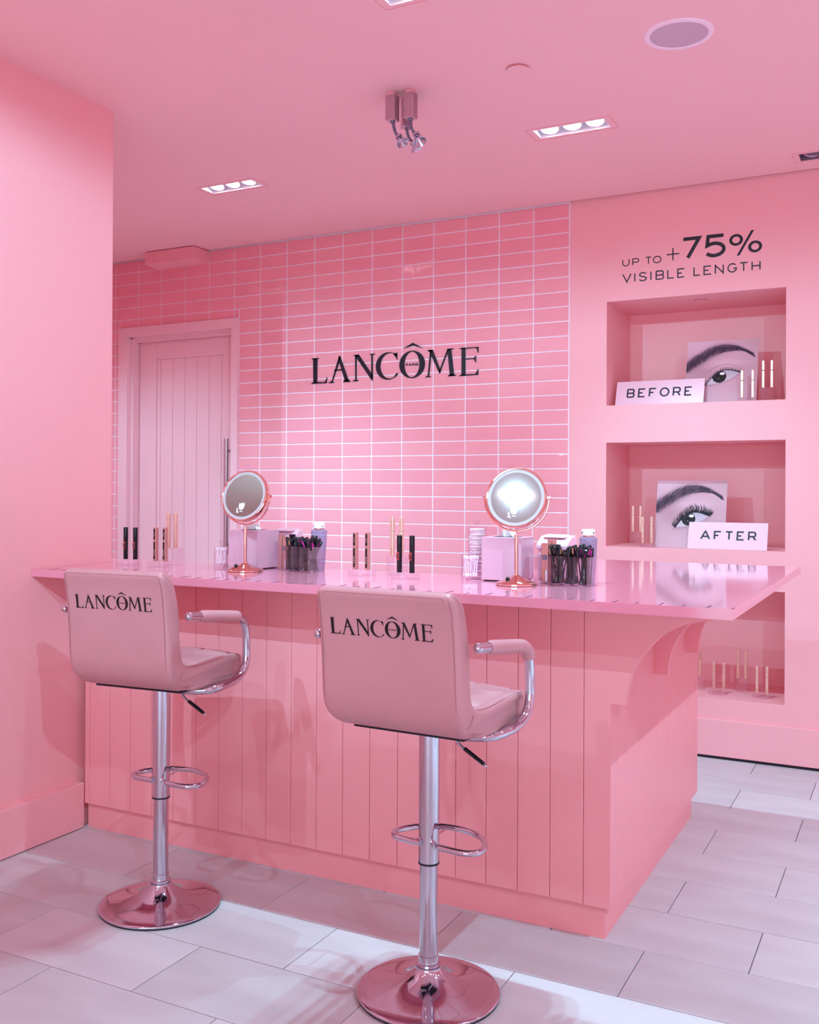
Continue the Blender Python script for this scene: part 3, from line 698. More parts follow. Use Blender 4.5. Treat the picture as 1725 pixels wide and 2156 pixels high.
    # logo on the rear face
    logo(lambda a, c, d: (a, rear_y(c)-.0004-d, c), bk, M_black, 0.0430, lx, 1.0175, 0.0006, sx=lw)
    # black under-cover and mechanism
    q = MB(); q.bbox(-.168, .172, -.128, .172, .7470, .7530, .002); q.build('under_cover', M_matblack, t)
    q = MB(); q.bbox(-.06, .06, -.06, .075, .730, .7485, .004); q.build('mechanism', M_matblack, t)
    # pole
    q = MB(); q.lathe([(.0295, .366), (.0290, .362), (.0290, .73), (.0, .73)], 40, cap=False); q.lathe([(.0275, .361), (.0297, .361), (.0297, .3665), (.0275, .3665)], 40, mi=1, cap=False)
    q.build('outer_tube', [M_chrome, M_matblack], t, True)
    q = MB(); q.lathe([(.0250, .09), (.0250, .37)], 40, cap=False); q.build('inner_tube', M_chrome, t, True)
    # trumpet base
    q = MB(); q.lathe([(.198, .004), (.2005, .008), (.200, .011), (.194, .0135), (.165, .0175), (.130, .0235), (.100, .031), (.075, .0405), (.057, .0515), (.044, .0625), (.037, .071), (.035, .075), (.035, .079), (.031, .080), (.031, .083), (.034, .084), (.034, .088), (.0285, .0895), (.0275, .094), (.0275, .108), (.0250, .109)], 72, cap=False)
    q.build('base', M_chrome, t, True, angle=60)
    q = MB(); q.lathe([(.196, .0), (.199, .0015), (.199, .005), (.19, .006)], 64); q.build('rubber_ring', M_matblack, t)
    # footrest: a D of bent tube
    A = radians(foot_rot); pts = []
    raw = [(-.030, -.036), (-.09, -.036), (-.118, -.030), (-.138, -.006), (-.135, .03), (-.108, .075), (-.065, .108), (0, .123), (.065, .108), (.108, .075), (.135, .03), (.138, -.006), (.118, -.030), (.09, -.036), (.030, -.036)]
    for a, c in raw: pts.append((a*cos(A)-c*sin(A)+.024, a*sin(A)+c*cos(A), .425))
    q = MB(); q.tube(catmull(pts, 5), .0088, 12)
    for s in (-1, 1):
        q.tube([(s*.034*cos(A)+.036*sin(A)+.01, s*.034*sin(A)-.036*cos(A), .425), (s*.012, -.008, .425)], .0088, 10)
    q.tube([(.0, .123, .425), (.0, .02, .425)], .003, 6)
    q.build('footrest', M_chrome, t, True)
    # lever
    q = MB(); q.tube(catmull([(.03, .0, .735), (.074, 0, .724), (.088, 0, .708), (.106, 0, .693), (.172, 0, .655)], 6), .0042, 10); q.ball((.172, 0, .655), .0048, 8)
    lv = q.build('lever', M_chrome, t, True)
    q = MB(); q.tube([(.109, 0, .6935), (.168, 0, .6593)], .0056, 10); q.build('grip', M_black, lv, True)
    # arms
    for sd in (-1, 1):
        s = sd if sd > 0 else -1.045
        pth = catmull([(s*.238, -.182, 1.003), (s*.238, -.06, .989), (s*.238, .060, .975), (s*.238, .104, .966), (s*.238, .134, .944), (s*.238, .1465, .905), (s*.2385, .149, .85), (s*.238, .146, .808), (s*.236, .128, .778), (s*.230, .088, .757), (s*.222, .04, .748), (s*.20, -.005, .741), (s*.15, -.03, .738), (s*.07, -.035, .737)], 6)
        q = MB(); q.tube(pth, .0138, 16); q.ball(pth[0], .0140, 10)
        am = q.build('armrest', M_chrome, t, True)
        a0, a1 = sleeve_s
        seg = [p for i, p in enumerate(pth) if a0 <= i <= a1]
        q = MB(); rr = [.0150]+[.0195]*(len(seg)-2)+[.0170]; q.tube(seg, rr, 18); q.build('arm_pad', M_leather, am, True)
    return t
stool(-1.209, 2.469, radians(-2.4), 'pink logo bar stool on the right, its arm pads wrapping round the bends', (3, 26), -4, -.170, 1.0, 1.05)
stool(-2.261, 2.568, radians(4.7), 'pink logo bar stool on the left beside the left wall, with short straight arm pads', (3, 16), -6, -.154, .955, .985)

# ------------------------------------------------------------------ vanity mirrors
def vanity(x, y, nrm, hz, R_, label, dusty):
    nv = Vector(nrm).normalized(); yaw = atan2(nv.x, -nv.y)   # local -y faces the normal's heading
    t = empty('vanity_mirror', (x, y, ZT), yaw); tag(t, label, 'mirror', 'round table mirrors')
    q = MB(); q.lathe([(.067, 0), (.069, .002), (.069, .007), (.066, .0095), (.040, .019), (.018, .0285), (.0085, .033), (.0075, .036)], 56)
    bs = q.build('base', M_rosegold, t, True, angle=40)
    q = MB(); q.ball((-.022, -.030, .0225), .0072, 8); sw = q.build('switch', M_black, bs, True); 
    q = MB(); q.lathe([(.0066, .034), (.0066, hz-R_-.018)], 20); q.build('stem', M_rosegold, t, True)
    ry = R_+.0075; pts = [(ry*sin(a), 0, hz-ry*cos(a)) for a in [radians(-92+184*i/48) for i in range(49)]]
    q = MB(); q.tube(pts, .0032, 10)
    for s in (-1, 1): q.tube([(s*(R_-.004), 0, hz), (s*(R_+.0135), 0, hz)], .0058, 14)
    q.build('yoke', M_rosegold, t, True)
    tilt = math.asin(nv.z)
    T = Matrix.Translation((0, 0, hz)) @ Matrix.Rotation(-tilt, 4, 'X') @ Matrix.Rotation(pi/2, 4, 'X')   # lathe +z -> local -y
    q = MB(); q.lathe([(R_-.006, .0115), (R_-.002, .0130), (R_+.0005, .0115), (R_+.001, .006), (R_, -.010), (R_-.003, -.0135), (R_-.012, -.014), (0, -.014)], 72, T=T, cap=False)
    hd = q.build('head', M_rosegold, t, True, angle=40)
    q = MB(); q.lathe([(R_*.83, .0100), (R_-.005, .0105)], 72, T=T, cap=False); q.build('light_ring', M_frost, hd)
    q = MB(); q.lathe([(0, .0106), (R_*.832, .0104)], 72, T=T, cap=False); q.build('mirror_glass', M_dust if dusty else M_mirror, hd)
    # rose print
    rose = [[(-.012,.010),(-.009,.020),(-.003,.016),(.002,.023),(.006,.016),(.013,.021),(.012,.004),(.006,-.006),(-.004,-.006),(-.010,.0)],
            [(-.012,-.004),(-.018,.002),(-.020,-.006),(-.014,-.010)], [(-.020,-.010),(-.012,-.011),(-.008,-.018),(-.018,-.017)], [(-.006,-.009),(.008,-.011),(.006,-.014),(-.006,-.012)]]
    q = MB()
    for pl in rose: q.prism([(a*1.05, c*1.05) for a, c in pl], lambda a, c: T @ Vector((a-.004, c-R_*.50, .0112)), lambda a, c: T @ Vector((a-.004, c-R_*.50, .0107)))
    q.build('rose_print', M_rosewhite, hd)
    return t
lamp = Vector((-1.62, -0.28, 3.0)); mc = Vector((-1.193, 3.085, 1.372)); cpos = Vector((0, 0, 1.4))
nR = ((lamp-mc).normalized()+(cpos-mc).normalized()).normalized()
vanity(-1.193, 3.088, nR, .290, .1025, 'rose gold mirror on the right, its dusty glass glaring with lamp light', True)
ang = math.atan2(-3.09, 2.29) - radians(33); nL = Vector((cos(ang), sin(ang), .27))
vanity(-2.297, 3.076, nL, .288, .1000, 'rose gold mirror on the left reflecting the plain wall', False)

# ------------------------------------------------------------------ display stands and mascaras
def disc(x, y, z, r, h, label, grp, name='acrylic_stand'):
    q = MB(); q.lathe([(r-.0015, 0), (r, .0015), (r, h-.0015), (r-.0015, h)], 40)
    return tag(q.build(name, M_acryl, None, True, loc=(x, y, z)), label, 'display stand', grp)
def tube_black(x, y, z, label, grp, rz=0):
    t = empty('black_mascara', (x, y, z), rz); tag(t, label, 'mascara', grp)
    q = MB(); q.lathe([(.0088, 0), (.0094, .001), (.0094, .072)], 24); bd = q.build('body', M_black, t, True)
    q = MB(); q.lathe([(.0094, .0725), (.0097, .073), (.0097, .130), (.009, .132), (0, .132)], 24); q.build('cap', M_black, t, True)
    q = MB()
    for i in range(8):
        a0 = radians(-152+i*9.5); a1 = radians(-152+(i+1)*9.5); r = .0096
        q.add([(r*cos(a0), r*sin(a0), .044), (r*cos(a1), r*sin(a1), .044), (r*cos(a1), r*sin(a1), .072), (r*cos(a0), r*sin(a0), .072)], [(0,1,2,3)])
    lb = q.build('label_band', M_red, bd)
    q = MB()
    for k in range(4): q.box(-.0072+k*.0035, -.0056+k*.0035, -.0102, -.0096, .047+.003*(k % 2), .068-.002*(k % 3))
    q.build('label_print', M_ink, bd)
    return t
def tube_square(x, y, z, label, grp, rz):
    t = empty('square_mascara', (x, y, z), rz); tag(t, label, 'mascara', grp)
    s = .0080
    q = MB(); q.bbox(-s, s, -s, s, 0, .0815, .0016); bd = q.build('body', M_goldpink, t)
    q = MB(); q.bbox(-s, s, -s, s, .0825, .137, .0022); cpx = q.build('cap', M_goldpink, t)
    q = MB(); q.bbox(-.0052, .0052, -s-.0006, -s+.001, .007, .078, .001); w1 = q.build('black_window', M_black, bd)
    q = MB(); q.bbox(-.0052, .0052, -s-.0006, -s+.001, .087, .131, .001); w2 = q.build('black_window', M_black, cpx)
    q = MB()
    for k in range(5): q.box(-.0018, .0018, -s-.0011, -s-.0006, .022+.0055*k, .0250+.0055*k+.001*(k % 2))
    for k in range(4): q.box(-.0010, .0010, -s-.0011, -s-.0006, .100+.0045*k, .1025+.0045*k)
    q.build('small_print', M_gold, bd)
    return t
def tube_gold(x, y, z, label, grp, rz=0):
    t = empty('gold_mascara', (x, y, z), rz); tag(t, label, 'mascara', grp)
    s = .0072
    q = MB(); q.bbox(-s, s, -s, s, 0, .0905, .0024); bd = q.build('body', M_gold, t)
    q = MB(); q.bbox(-s, s, -s, s, .0915, .145, .0026); cpx = q.build('cap', M_gold, t)
    q = MB()
    for k in range(6): q.box(-.0014, .0014, -s-.0005, -s+.0002, .006+.0042*k, .009+.0042*k)
    q.build('small_print', M_copper, bd)
    q = MB(); q.box(-.0006, .0006, -s-.0005, -s+.0002, .108, .130); q.build('small_print', M_copper, cpx)
    return t
H1, H2 = .022, .069
disc(-1.819, 3.145, ZT, .052, H1, 'low clear disc stand in the middle of the counter under two square mascaras', 'clear stands on the counter')
tube_square(-1.850, 3.150, ZT+H1, 'left of two square gold mascaras with black windows at mid counter', 'square mascaras', radians(-18))
tube_square(-1.797, 3.148, ZT+H1, 'right of two square gold mascaras with black windows at mid counter', 'square mascaras', radians(-18))
disc(-1.725, 3.243, ZT, .040, H2, 'tall clear cylinder stand at mid counter under two slim gold mascaras', 'clear stands on the counter')
tube_gold(-1.744, 3.240, ZT+H2, 'left slim gold mascara on the tall stand at mid counter', 'gold mascaras on the counter', radians(-10))
tube_gold(-1.709, 3.245, ZT+H2, 'right slim gold mascara on the tall stand at mid counter', 'gold mascaras on the counter', radians(-10))
disc(-1.622, 3.109, ZT, .052, H1, 'low clear disc stand in front of the tall cylinder, under two black mascaras', 'clear stands on the counter')
tube_black(-1.645, 3.109, ZT+H1, 'left round black mascara with a red band at mid counter', 'black mascaras')
tube_black(-1.593, 3.106, ZT+H1, 'right round black mascara with a red band at mid counter', 'black mascaras')
disc(-2.912, 3.105, ZT, .052, H1, 'low clear disc stand nearest the left wall, under two black mascaras', 'clear stands on the counter')
tube_black(-2.940, 3.115, ZT+H1, 'black mascara with a red band nearest the left wall', 'black mascaras')
tube_black(-2.887, 3.115, ZT+H1, 'second black mascara with a red band from the left wall', 'black mascaras')
disc(-2.732, 3.085, ZT, .047, H1, 'low clear disc stand behind the left stool, under two square mascaras', 'clear stands on the counter')
tube_square(-2.753, 3.088, ZT+H1, 'left square gold mascara with black windows in front of the boarded door', 'square mascaras', radians(-10))
tube_square(-2.704, 3.088, ZT+H1, 'right square gold mascara with black windows in front of the boarded door', 'square mascaras', radians(-10))
disc(-2.755, 3.195, ZT, .040, H2, 'tall clear cylinder stand behind the left square mascaras', 'clear stands on the counter')
tube_gold(-2.810, 3.190, ZT+H2, 'left pale gold mascara on the tall stand in front of the boarded door', 'gold mascaras on the counter', radians(-10)).location.x = -2.776
tube_gold(-2.742, 3.195, ZT+H2, 'right pale gold mascara on the tall stand in front of the boarded door', 'gold mascaras on the counter', radians(-10))

# ------------------------------------------------------------------ jars
def jar(x, y, r, h, label, kind):
    t = empty('clear_jar', (x, y, ZT)); tag(t, label, 'jar')
    q = MB(); q.lathe([(r-.002, 0), (r, .002), (r, h), (r-.0016, h), (r-.0016, .004), (0, .004)], 40, cap=False); q.build('body', M_jar, t, True)
    q = MB(); q.lathe([(0, h+.0005), (r-.002, h+.0005), (r+.001, h+.001), (r+.001, h+.0045), (r-.004, h+.0055), (.006, h+.006), (.005, h+.010), (.006, h+.010)], 40, cap=False)
    ld = q.build('lid', M_jar, t, True); q = MB(); q.ball((0, 0, h+.019), .011, 12); q.build('knob', M_jar, ld, True)
    rg = random.Random(int(abs(x)*1000))
    if kind == 'swab':
        n = 26; gname = 'cotton swabs in the %s jar' % ('right' if x > -2 else 'left')
        q = MB(); L_ = h-.012; q.lathe([(.0012, .006), (.0012, L_-.006)], 6, cap=False)
        for z in (.006, L_-.006): q.lathe([(0, z-.007), (.0024, z-.005), (.0028, z), (.0022, z+.005), (.001, z+.007)], 8, cap=False)
        me = q.build('cotton_swab', M_whitepad, None, True); bpy.data.objects.remove(me); me = bpy.data.meshes[-1] if False else None
        base = None
        for k in range(n):
            if base is None:
                base = q.build('cotton_swab', M_whitepad, None, True); o = base
            else: o = base.copy(); COL.objects.link(o)
            a = rg.uniform(0, 2*pi); rr = (r-.008)*sqrt(rg.uniform(0.25, 1)); b_ = a+rg.uniform(-.9, .9); r2 = (r-.008)*rg.uniform(.7, 1)
            p0 = Vector((x+rr*cos(a), y+rr*sin(a), ZT+.0125)); p1 = Vector((x+r2*cos(b_), y+r2*sin(b_), ZT+.0125+L_))
            o.location = p0; o.rotation_euler = (p1-p0).to_track_quat('Z', 'Y').to_euler()
            tag(o, 'white cotton swab standing in the clear jar at the %s tissue box' % ('right' if x > -2 else 'left'), 'cotton swab', gname)
    else:
        z = ZT+.0045; k = 0; base = None
        while z < ZT+h-.006:
            if base is None:
                q = MB(); q.lathe([(0, 0), (r-.010, 0), (r-.0065, .0022), (r-.010, .0044), (0, .0046)], 28, cap=False); base = q.build('cotton_pad', M_whitepad, None, True); o = base
            else: o = base.copy(); COL.objects.link(o)
            o.location = (x+rg.uniform(-.002, .002), y+rg.uniform(-.002, .002), z)
            if not (base is o and k): tag(o, 'round white cotton pad stacked in the tall jar', 'cotton pad', 'cotton pads in the tall jar')
            z += .0048; k += 1
jar(-1.402, 3.186, .035, .085, 'short clear jar of cotton swabs left of the right tissue box', 'swab')
jar(-1.420, 3.283, .035, .180, 'tall clear jar of stacked cotton pads behind the right swab jar', 'pad')
jar(-2.512, 3.205, .031, .078, 'short clear jar of cotton swabs left of the left tissue box', 'swab')

# ------------------------------------------------------------------ tissue boxes
def tissue(x, y, rz, w, d, h, label, pack):
    t = empty('tissue_box', (x, y, ZT), rz); tag(t, label, 'tissue box')
    q = MB(); q.bbox(0, w, 0, d, .004, h, .002); q.build('box', M_box, t)
    q = MB(); q.box(.008, w-.008, .008, d-.008, 0, .004); q.build('underside', M_void, t)
    q = MB(); q.bbox(w/2-.045, w/2+.045, d/2-.028, d/2+.028, h-.001, h+.0006, .0005); q.build('opening', M_void, t)  # flat near-black plate in place of a shaded slot
    if pack:      # cosmetic pads pack lying on top
        q = MB()
        for k in range(4): q.bbox(.03, .075, .04, .10, h+.002+.006*k, h+.0075+.006*k, .001)
        q.build('folded_tissues', M_whitepad, t)
    q = MB(); rg = random.Random(5); V = []; n = 14
    for k in range(5):
        for i in range(n):
            u = i/(n-1); rr = .012*(1+k*.55); V.append((w/2-.03+u*.062*(1-.12*k)+.004*k, d/2+.010*sin(u*13+k*.5)*(1-.1*k)+rr*.3*(u-.5), h-.002+k*(.0085 if not pack else .005)*(1+.35*sin(u*5+1))))
    f = [(k*n+i, k*n+i+1, (k+1)*n+i+1, (k+1)*n+i) for k in range(4) for i in range(n-1)]
    q.add(V, f); q.build('tissue', M_whitepad, t, True, fix=False)
tissue(-1.357, 3.176, radians(1), .147, .130, .153, 'square lilac tissue box behind the right mirror', False)
tissue(-2.452, 3.172, radians(-5), .155, .130, .153, 'square lilac tissue box behind the left mirror', True)

# ------------------------------------------------------------------ brush holders with wands, boxes
def holder(x, y, rz, tagword, seed):
    """origin at the front right corner; runs to local -x"""
    Wd, Dp, Hh, n = .200, .078, .096, 4
    t = empty('divided_holder', (x, y, ZT), rz); tag(t, 'clear four-compartment holder packed with black wands, %s' % tagword, 'holder')
    th = .0018; q = MB(); q.box(-Wd, 0, 0, Dp, 0, th); q.build('bottom', M_jar, t)
    for a, c in ((0, th), (Dp-th, Dp)): q = MB(); q.box(-Wd, 0, a, c, th, Hh); q.build('side', M_jar, t)
    for k in range(n+1):
        xx = -Wd+k*(Wd-th)/n; q = MB(); q.box(xx, xx+th, th, Dp-th, th, Hh); q.build('divider', M_acryl, t)
    rg = random.Random(seed); Rm = Matrix.Rotation(rz, 3, 'Z'); O = Vector((x, y, ZT))
    protos = []
    for kind in range(4):
        q = MB(); L_ = .098
        q.lathe([(.0014, 0), (.0034, .002), (.0034, .022), (.0024, .024), (.0024, L_)], 8, mi=0, cap=False)
        q.lathe([(.0040, L_-.008), (.0048, L_-.006), (.0052, L_+.020), (.0045, L_+.021), (0, L_+.021)], 10, mi=0, cap=False)
        if kind: q.box(-.0020, .0020, -.0056, -.0044, L_-.002, L_+.016, mi=1)
        ob = q.build('mascara_wand', [M_black, [M_black, M_magenta, M_copper, M_magenta][kind]], None, True); protos.append(ob)
    first = [True]*4; cs = (Wd/n)
    for comp in range(1, n):
        for k in range(28):
            kind = 0 if rg.random() < .62 else ({1: 2, 2: 2, 3: 1}[comp] if rg.random() < .75 else 1)
            if first[kind]: o = protos[kind]; first[kind] = False
            else: o = protos[kind].copy(); COL.objects.link(o)
            cx = -Wd+comp*cs+cs/2; p0 = Vector((cx+rg.uniform(-.33, .33)*cs, Dp/2+rg.uniform(-.36, .36)*Dp, .003)); p1 = Vector((cx+rg.uniform(-.38, .38)*cs, Dp/2+rg.uniform(-.38, .38)*Dp, .10))
            sc = rg.uniform(.90, 1.10)*(1.05 if comp == 3 else 1)
            if comp == 3 and rg.random() < .35: p1.x += .010
            o.location = O+Rm @ p0; o.rotation_mode = 'QUATERNION'; o.rotation_quaternion = (Rm @ (p1-p0)).to_track_quat('Z', 'Y') @ Matrix.Rotation(rg.uniform(-.9, .9), 3, 'Z').to_quaternion(); o.scale = (1, 1, sc)
            tag(o, ['plain black applicator wand', 'black applicator wand with a magenta mark', 'black applicator wand with a copper mark', 'black applicator wand with a magenta mark'][kind]+' in the %s clear holder' % ('right' if x > -1.5 else 'left'), 'wand', 'applicator wands in the holder '+tagword)
    for kk in range(4):
        if first[kk]: bpy.data.objects.remove(protos[kk])
    return t, O, Rm
def carton(O, Rm, rz, lx, ly, w, d, h, mt, label, name='makeup_box', mark=True):
    p = O+Rm @ Vector((lx, ly, .0022)); t = empty(name, p, rz); tag(t, label, 'makeup box')
    q = MB(); q.bbox(-w/2, w/2, -d/2, d/2, 0, h*.70, .0008); bd = q.build('carton', mt, t)
    q = MB(); q.bbox(-w/2, w/2, -d/2, d/2, h*.70, h, .0008); q.build('upper_sleeve', mt, t)
    if mark:
        q = MB(); q.box(-w*.36, w*.42, -d/2-.0005, -d/2+.0002, h*.58, h*.70); q.build('label_square', M_neck, bd)
        q = MB(); q.box(w*.15, w*.38, -d/2-.0005, -d/2+.0002, h*.04, h*.32); q.build('barcode_strip', M_strip, bd)
        q = MB()
        for k in range(7): q.box(-w*.3, -w*.02, -d/2-.0004, -d/2+.0002, h*(.10+.05*k), h*(.125+.05*k))
        q.build('small_print', M_copper if mt is not M_copper else M_ink, bd)
t, O, Rm = holder(-0.969, 3.150, radians(-10), 'in front of the right blue bottle', 21)
carton(O, Rm, radians(-10), -.1700, .030, .026, .022, .134, M_goldpink, 'rose gold makeup box in the left compartment of the right holder, in front')
carton(O, Rm, radians(-10), -.1640, .060, .024, .020, .146, M_goldpink, 'taller rose gold makeup box behind, in the right holder')
carton(O, Rm, radians(-10), -.1890, .052, .016, .020, .126, M_black, 'black makeup box beside the right tissue box', mark=False)
t, O, Rm = holder(-2.054, 3.140, radians(-17), 'in front of the left blue bottle', 33)
carton(O, Rm, radians(-17), -.1830, .020, .020, .020, .134, M_goldpink, 'peach gold makeup box in the left holder, nearest the left mirror', mark=False)
carton(O, Rm, radians(-17), -.1600, .024, .022, .020, .128, M_goldpink, 'peach gold makeup box with a grey square in the left holder')
carton(O, Rm, radians(-17), -.1600, .055, .018, .018, .136, M_black, 'black topped makeup box behind the peach ones in the left holder', mark=False)

# ------------------------------------------------------------------ bottles
def bottle(x, y, rz, label):
    t = empty('blue_bottle', (x, y, ZT), rz); tag(t, label, 'bottle', 'blue cleanser bottles')
    q = MB(); secs = [(.021, 0), (.0235, .003), (.0275, .06), (.0325, .148), (.0325, .154), (.024, .159), (.0185, .162), (.0185, .166)]
    n = 32; V = []; f = []
    for r, z in secs:
        for k in range(n):
            a = 2*pi*k/n; c_, s_ = cos(a), sin(a); e = 1/((abs(c_)**3.2+abs(s_)**3.2)**(1/3.2)); e = 1+(e-1)*(.8 if z < .156 else 0)
            V.append((r*e*c_*.93, r*e*s_*.8, z))
    for i in range(len(secs)-1):
        for k in range(n): f.append((i*n+k, i*n+(k+1) % n, (i+1)*n+(k+1) % n, (i+1)*n+k))
    f.append(tuple(reversed(range(n)))); q.add(V, f); bd = q.build('body', M_blue, t, True)
    q = MB(); q.lathe([(.019, .157), (.0195, .158), (.0195, .163), (.017, .163)], 28); q.build('collar', M_rosegold, t, True)
    q = MB(); q.lathe([(.0215, .1635), (.0225, .1645), (.0225, .182), (.021, .1845), (0, .185)], 32); cp_ = q.build('cap', M_white, t, True)
    q = MB()
    for i, a in enumerate([-150, -144, -138, -36, -30, -24]):
        T = Matrix.Rotation(radians(a), 4, 'Z'); q.box(.0225, .0228, -.0006, .0006, .169, .176, T=T)
        if i % 2: q.box(.0225, .0228, -.0012, .0012, .169, .170, T=T)
    q.build('cap_print', M_ink, cp_)
    q = MB()
    for k, (z, w) in enumerate([(.108, .011), (.104, .014), (.100, .010), (.046, .012), (.038, .008)]): q.box(-.002 if k < 3 else -.006, -.002+w, -.0268, -.0262, z, z+.0022)
    q.build('body_print', M_strip, bd)
bottle(-1.003, 3.274, radians(8), 'tall blue bottle with a white cap behind the right holder')
bottle(-2.090, 3.275, radians(8), 'tall blue bottle with a white cap behind the left holder')

# lidded bins behind the holders
def bin_(x, y, rz, w, d, label):
    t = empty('lidded_bin', (x, y, ZT), rz); tag(t, label, 'bin', 'small lidded bins')
    q = MB(); q.bbox(-w/2+.006, w/2-.006, -d/2+.004, d/2-.004, 0, .104, .006); q.build('body', M_lid, t)
    # swing lid, curved down to the front corner
    pr = [(-d/2, .104), (d/2, .104), (d/2, .150), (d/2-.01, .156), (0, .153), (-d/2+.018, .138), (-d/2, .122)]
    q = MB(); q.prism(pr, lambda a, c: (-w/2, a, c), lambda a, c: (w/2, a, c)); lid = q.build('lid', M_lid, t)
    bv = lid.modifiers.new('edge', 'BEVEL'); bv.width = .006; bv.segments = 3
    q = MB(); q.bbox(-w*.36, w*.36, -.022, .022, 0, .003, .002, T=Matrix.Translation((0, -.002, .1515)) @ Matrix.Rotation(radians(12), 4, 'X')); q.build('flap', M_lid, lid)
bin_(-1.155, 3.385, radians(-6), .122, .085, 'pale pink lidded bin behind the right holder')
bin_(-2.270, 3.318, radians(-6), .118, .060, 'pale pink lidded bin behind the left holder')

# ------------------------------------------------------------------ niche displays
def paint_eye(long_lash, n=220):
    """flat printed picture of an eye, as colours on an n x n grid (row 0 at the top)"""
    rg = np.random.RandomState(4 if long_lash else 9)
    v, u = np.mgrid[0:n, 0:n].astype(float)/(n-1)
    base = np.array([.64, .38, .46]); img = np.ones((n, n, 3))*base
    def blend(mask, col): 
        img[:] = img*(1-mask[..., None])+np.array(col)*mask[..., None]
    gs = lambda cx, cy_, sx, sy: np.exp(-((u-cx)/sx)**2-((v-cy_)/sy)**2)
    blend(.75*gs(.1, .0, .35, .22), (.72, .49, .57)); blend(.6*gs(.20, .50, .20, .13), (.42, .23, .27)); blend(.5*gs(.30, .62, .12, .12), (.45, .25, .31))
    blend(.45*gs(.85, .45, .22, .14), (.52, .33, .36)); blend(.55*gs(1.0, .0, .22, .2), (.48, .32, .32)); blend(.6*gs(.55, 1.0, .6, .25), (.70, .48, .56)); blend(.4*gs(.6, .36, .25, .06), (.80, .58, .66))
    def stroke(pts, w0, w1, col, op=1.0):
        P = np.array(pts); d = np.full((n, n), 9.0); 
        lo = P.min(0)-.02; hi = P.max(0)+.02
        i0, i1 = int(max(0, lo[1]*n)), int(min(n, hi[1]*n+2)); j0, j1 = int(max(0, lo[0]*n)), int(min(n, hi[0]*n+2))
        if i1 <= i0 or j1 <= j0: return
        uu, vv = u[i0:i1, j0:j1], v[i0:i1, j0:j1]; a = np.zeros_like(uu); m_ = len(P)-1
        for k in range(m_):
            p, q_ = P[k], P[k+1]; dx, dy = q_-p; t_ = np.clip(((uu-p[0])*dx+(vv-p[1])*dy)/(dx*dx+dy*dy+1e-12), 0, 1)
            dd = np.hypot(uu-p[0]-t_*dx, vv-p[1]-t_*dy); w = w0+(w1-w0)*(k+t_)/m_; a = np.maximum(a, np.clip((w-dd)*n+.5, 0, 1))
        a = (a*op)[..., None]; img[i0:i1, j0:j1] = img[i0:i1, j0:j1]*(1-a)+np.array(col)*a
    def curve(ctrl, m_): return [tuple(p)[:2] for p in catmull([(a, c, 0) for a, c in ctrl], m_)]
    dk = (.035, .02, .045)
    # brow
    bc = curve([(.0, .44), (.08, .35), (.2, .27), (.35, .17), (.5, .12), (.65, .115), (.8, .15), (.93, .23)], 12)
    bw = lambda t_: .022+.066*math.sin(pi*min(1, t_*1.05+.10))**.7*(1-.50*t_)
    for i, p in enumerate(bc):
        t_ = i/(len(bc)-1); blend(.62*np.exp(-(((u-p[0])**2+(v-p[1]-.01)**2)/(bw(t_)*.9)**2))*.45, (.10, .045, .075))
    for k in range(620):
        t_ = rg.rand()**.85; i = min(len(bc)-2, int(t_*(len(bc)-1))); p = bc[i]; q_ = bc[i+1]; ang = math.atan2(q_[1]-p[1], q_[0]-p[0])
        off = rg.uniform(-1, 1)*bw(t_); ln = rg.uniform(.05, .10)*(1.1-.4*t_)
        a = ang - (1.15*(1-t_)**1.3) + rg.uniform(-.15, .15) + (.35*t_ if off < 0 else -.15*t_)
        x0, y0 = p[0]-sin(ang)*off*.6, p[1]+cos(ang)*off+.02
        stroke([(x0, y0), (x0+cos(a)*ln*.5, y0+sin(a)*ln*.5), (x0+cos(a+.25)*ln, y0+sin(a+.25)*ln)], .0032, .0008, dk, .8)
    # eye shape
    up = curve([(.29, .70), (.36, .60), (.43, .52), (.53, .475), (.63, .475), (.72, .505), (.77, .52)], 8)
    dn = curve([(.77, .52), (.70, .58), (.60, .64), (.48, .68), (.38, .70), (.29, .70)], 8)
    # crease and lid
    stroke(curve([(.33, .50), (.42, .42), (.55, .385), (.68, .41), (.80, .475)], 8), .006, .003, (.36, .19, .21), .8)
    poly = np.array(up+dn); ins = np.zeros((n, n), bool)
    for k in range(len(poly)):
        x1, y1 = poly[k]; x2, y2 = poly[(k+1) % len(poly)]
        c_ = ((y1 > v) != (y2 > v)) & (u < (x2-x1)*(v-y1)/(y2-y1+1e-12)+x1); ins ^= c_
    img[ins] = (.62, .52, .60)
    sh = ins*np.clip(1-(v-.47)/.12, 0, 1)*.5; blend(sh, (.30, .28, .38))
    r = np.hypot(u-.475, (v-.575)); iris = ins & (r < .098); img[iris] = (.022, .016, .018)
    ring = ins & (r > .080) & (r < .098); img[ring] = (.008, .006, .008); img[ins & (r < .040)] = (.01, .01, .012)
    hl = ((u-.515)/.034)**2+((v-.530)/.022)**2 < 1; img[hl & ins] = (.92, .92, .97); img[(np.hypot(u-.468, v-.605) < .007)] = (.8, .8, .85)
    stroke(up, .008 if long_lash else .006, .013 if long_lash else .010, dk, .95); stroke(dn, .003, .003, (.35, .15, .2), .7)
    stroke([(.29, .70), (.25, .745)], .010, .003, (.40, .15, .2), .7)
    nl = 46 if long_lash else 34
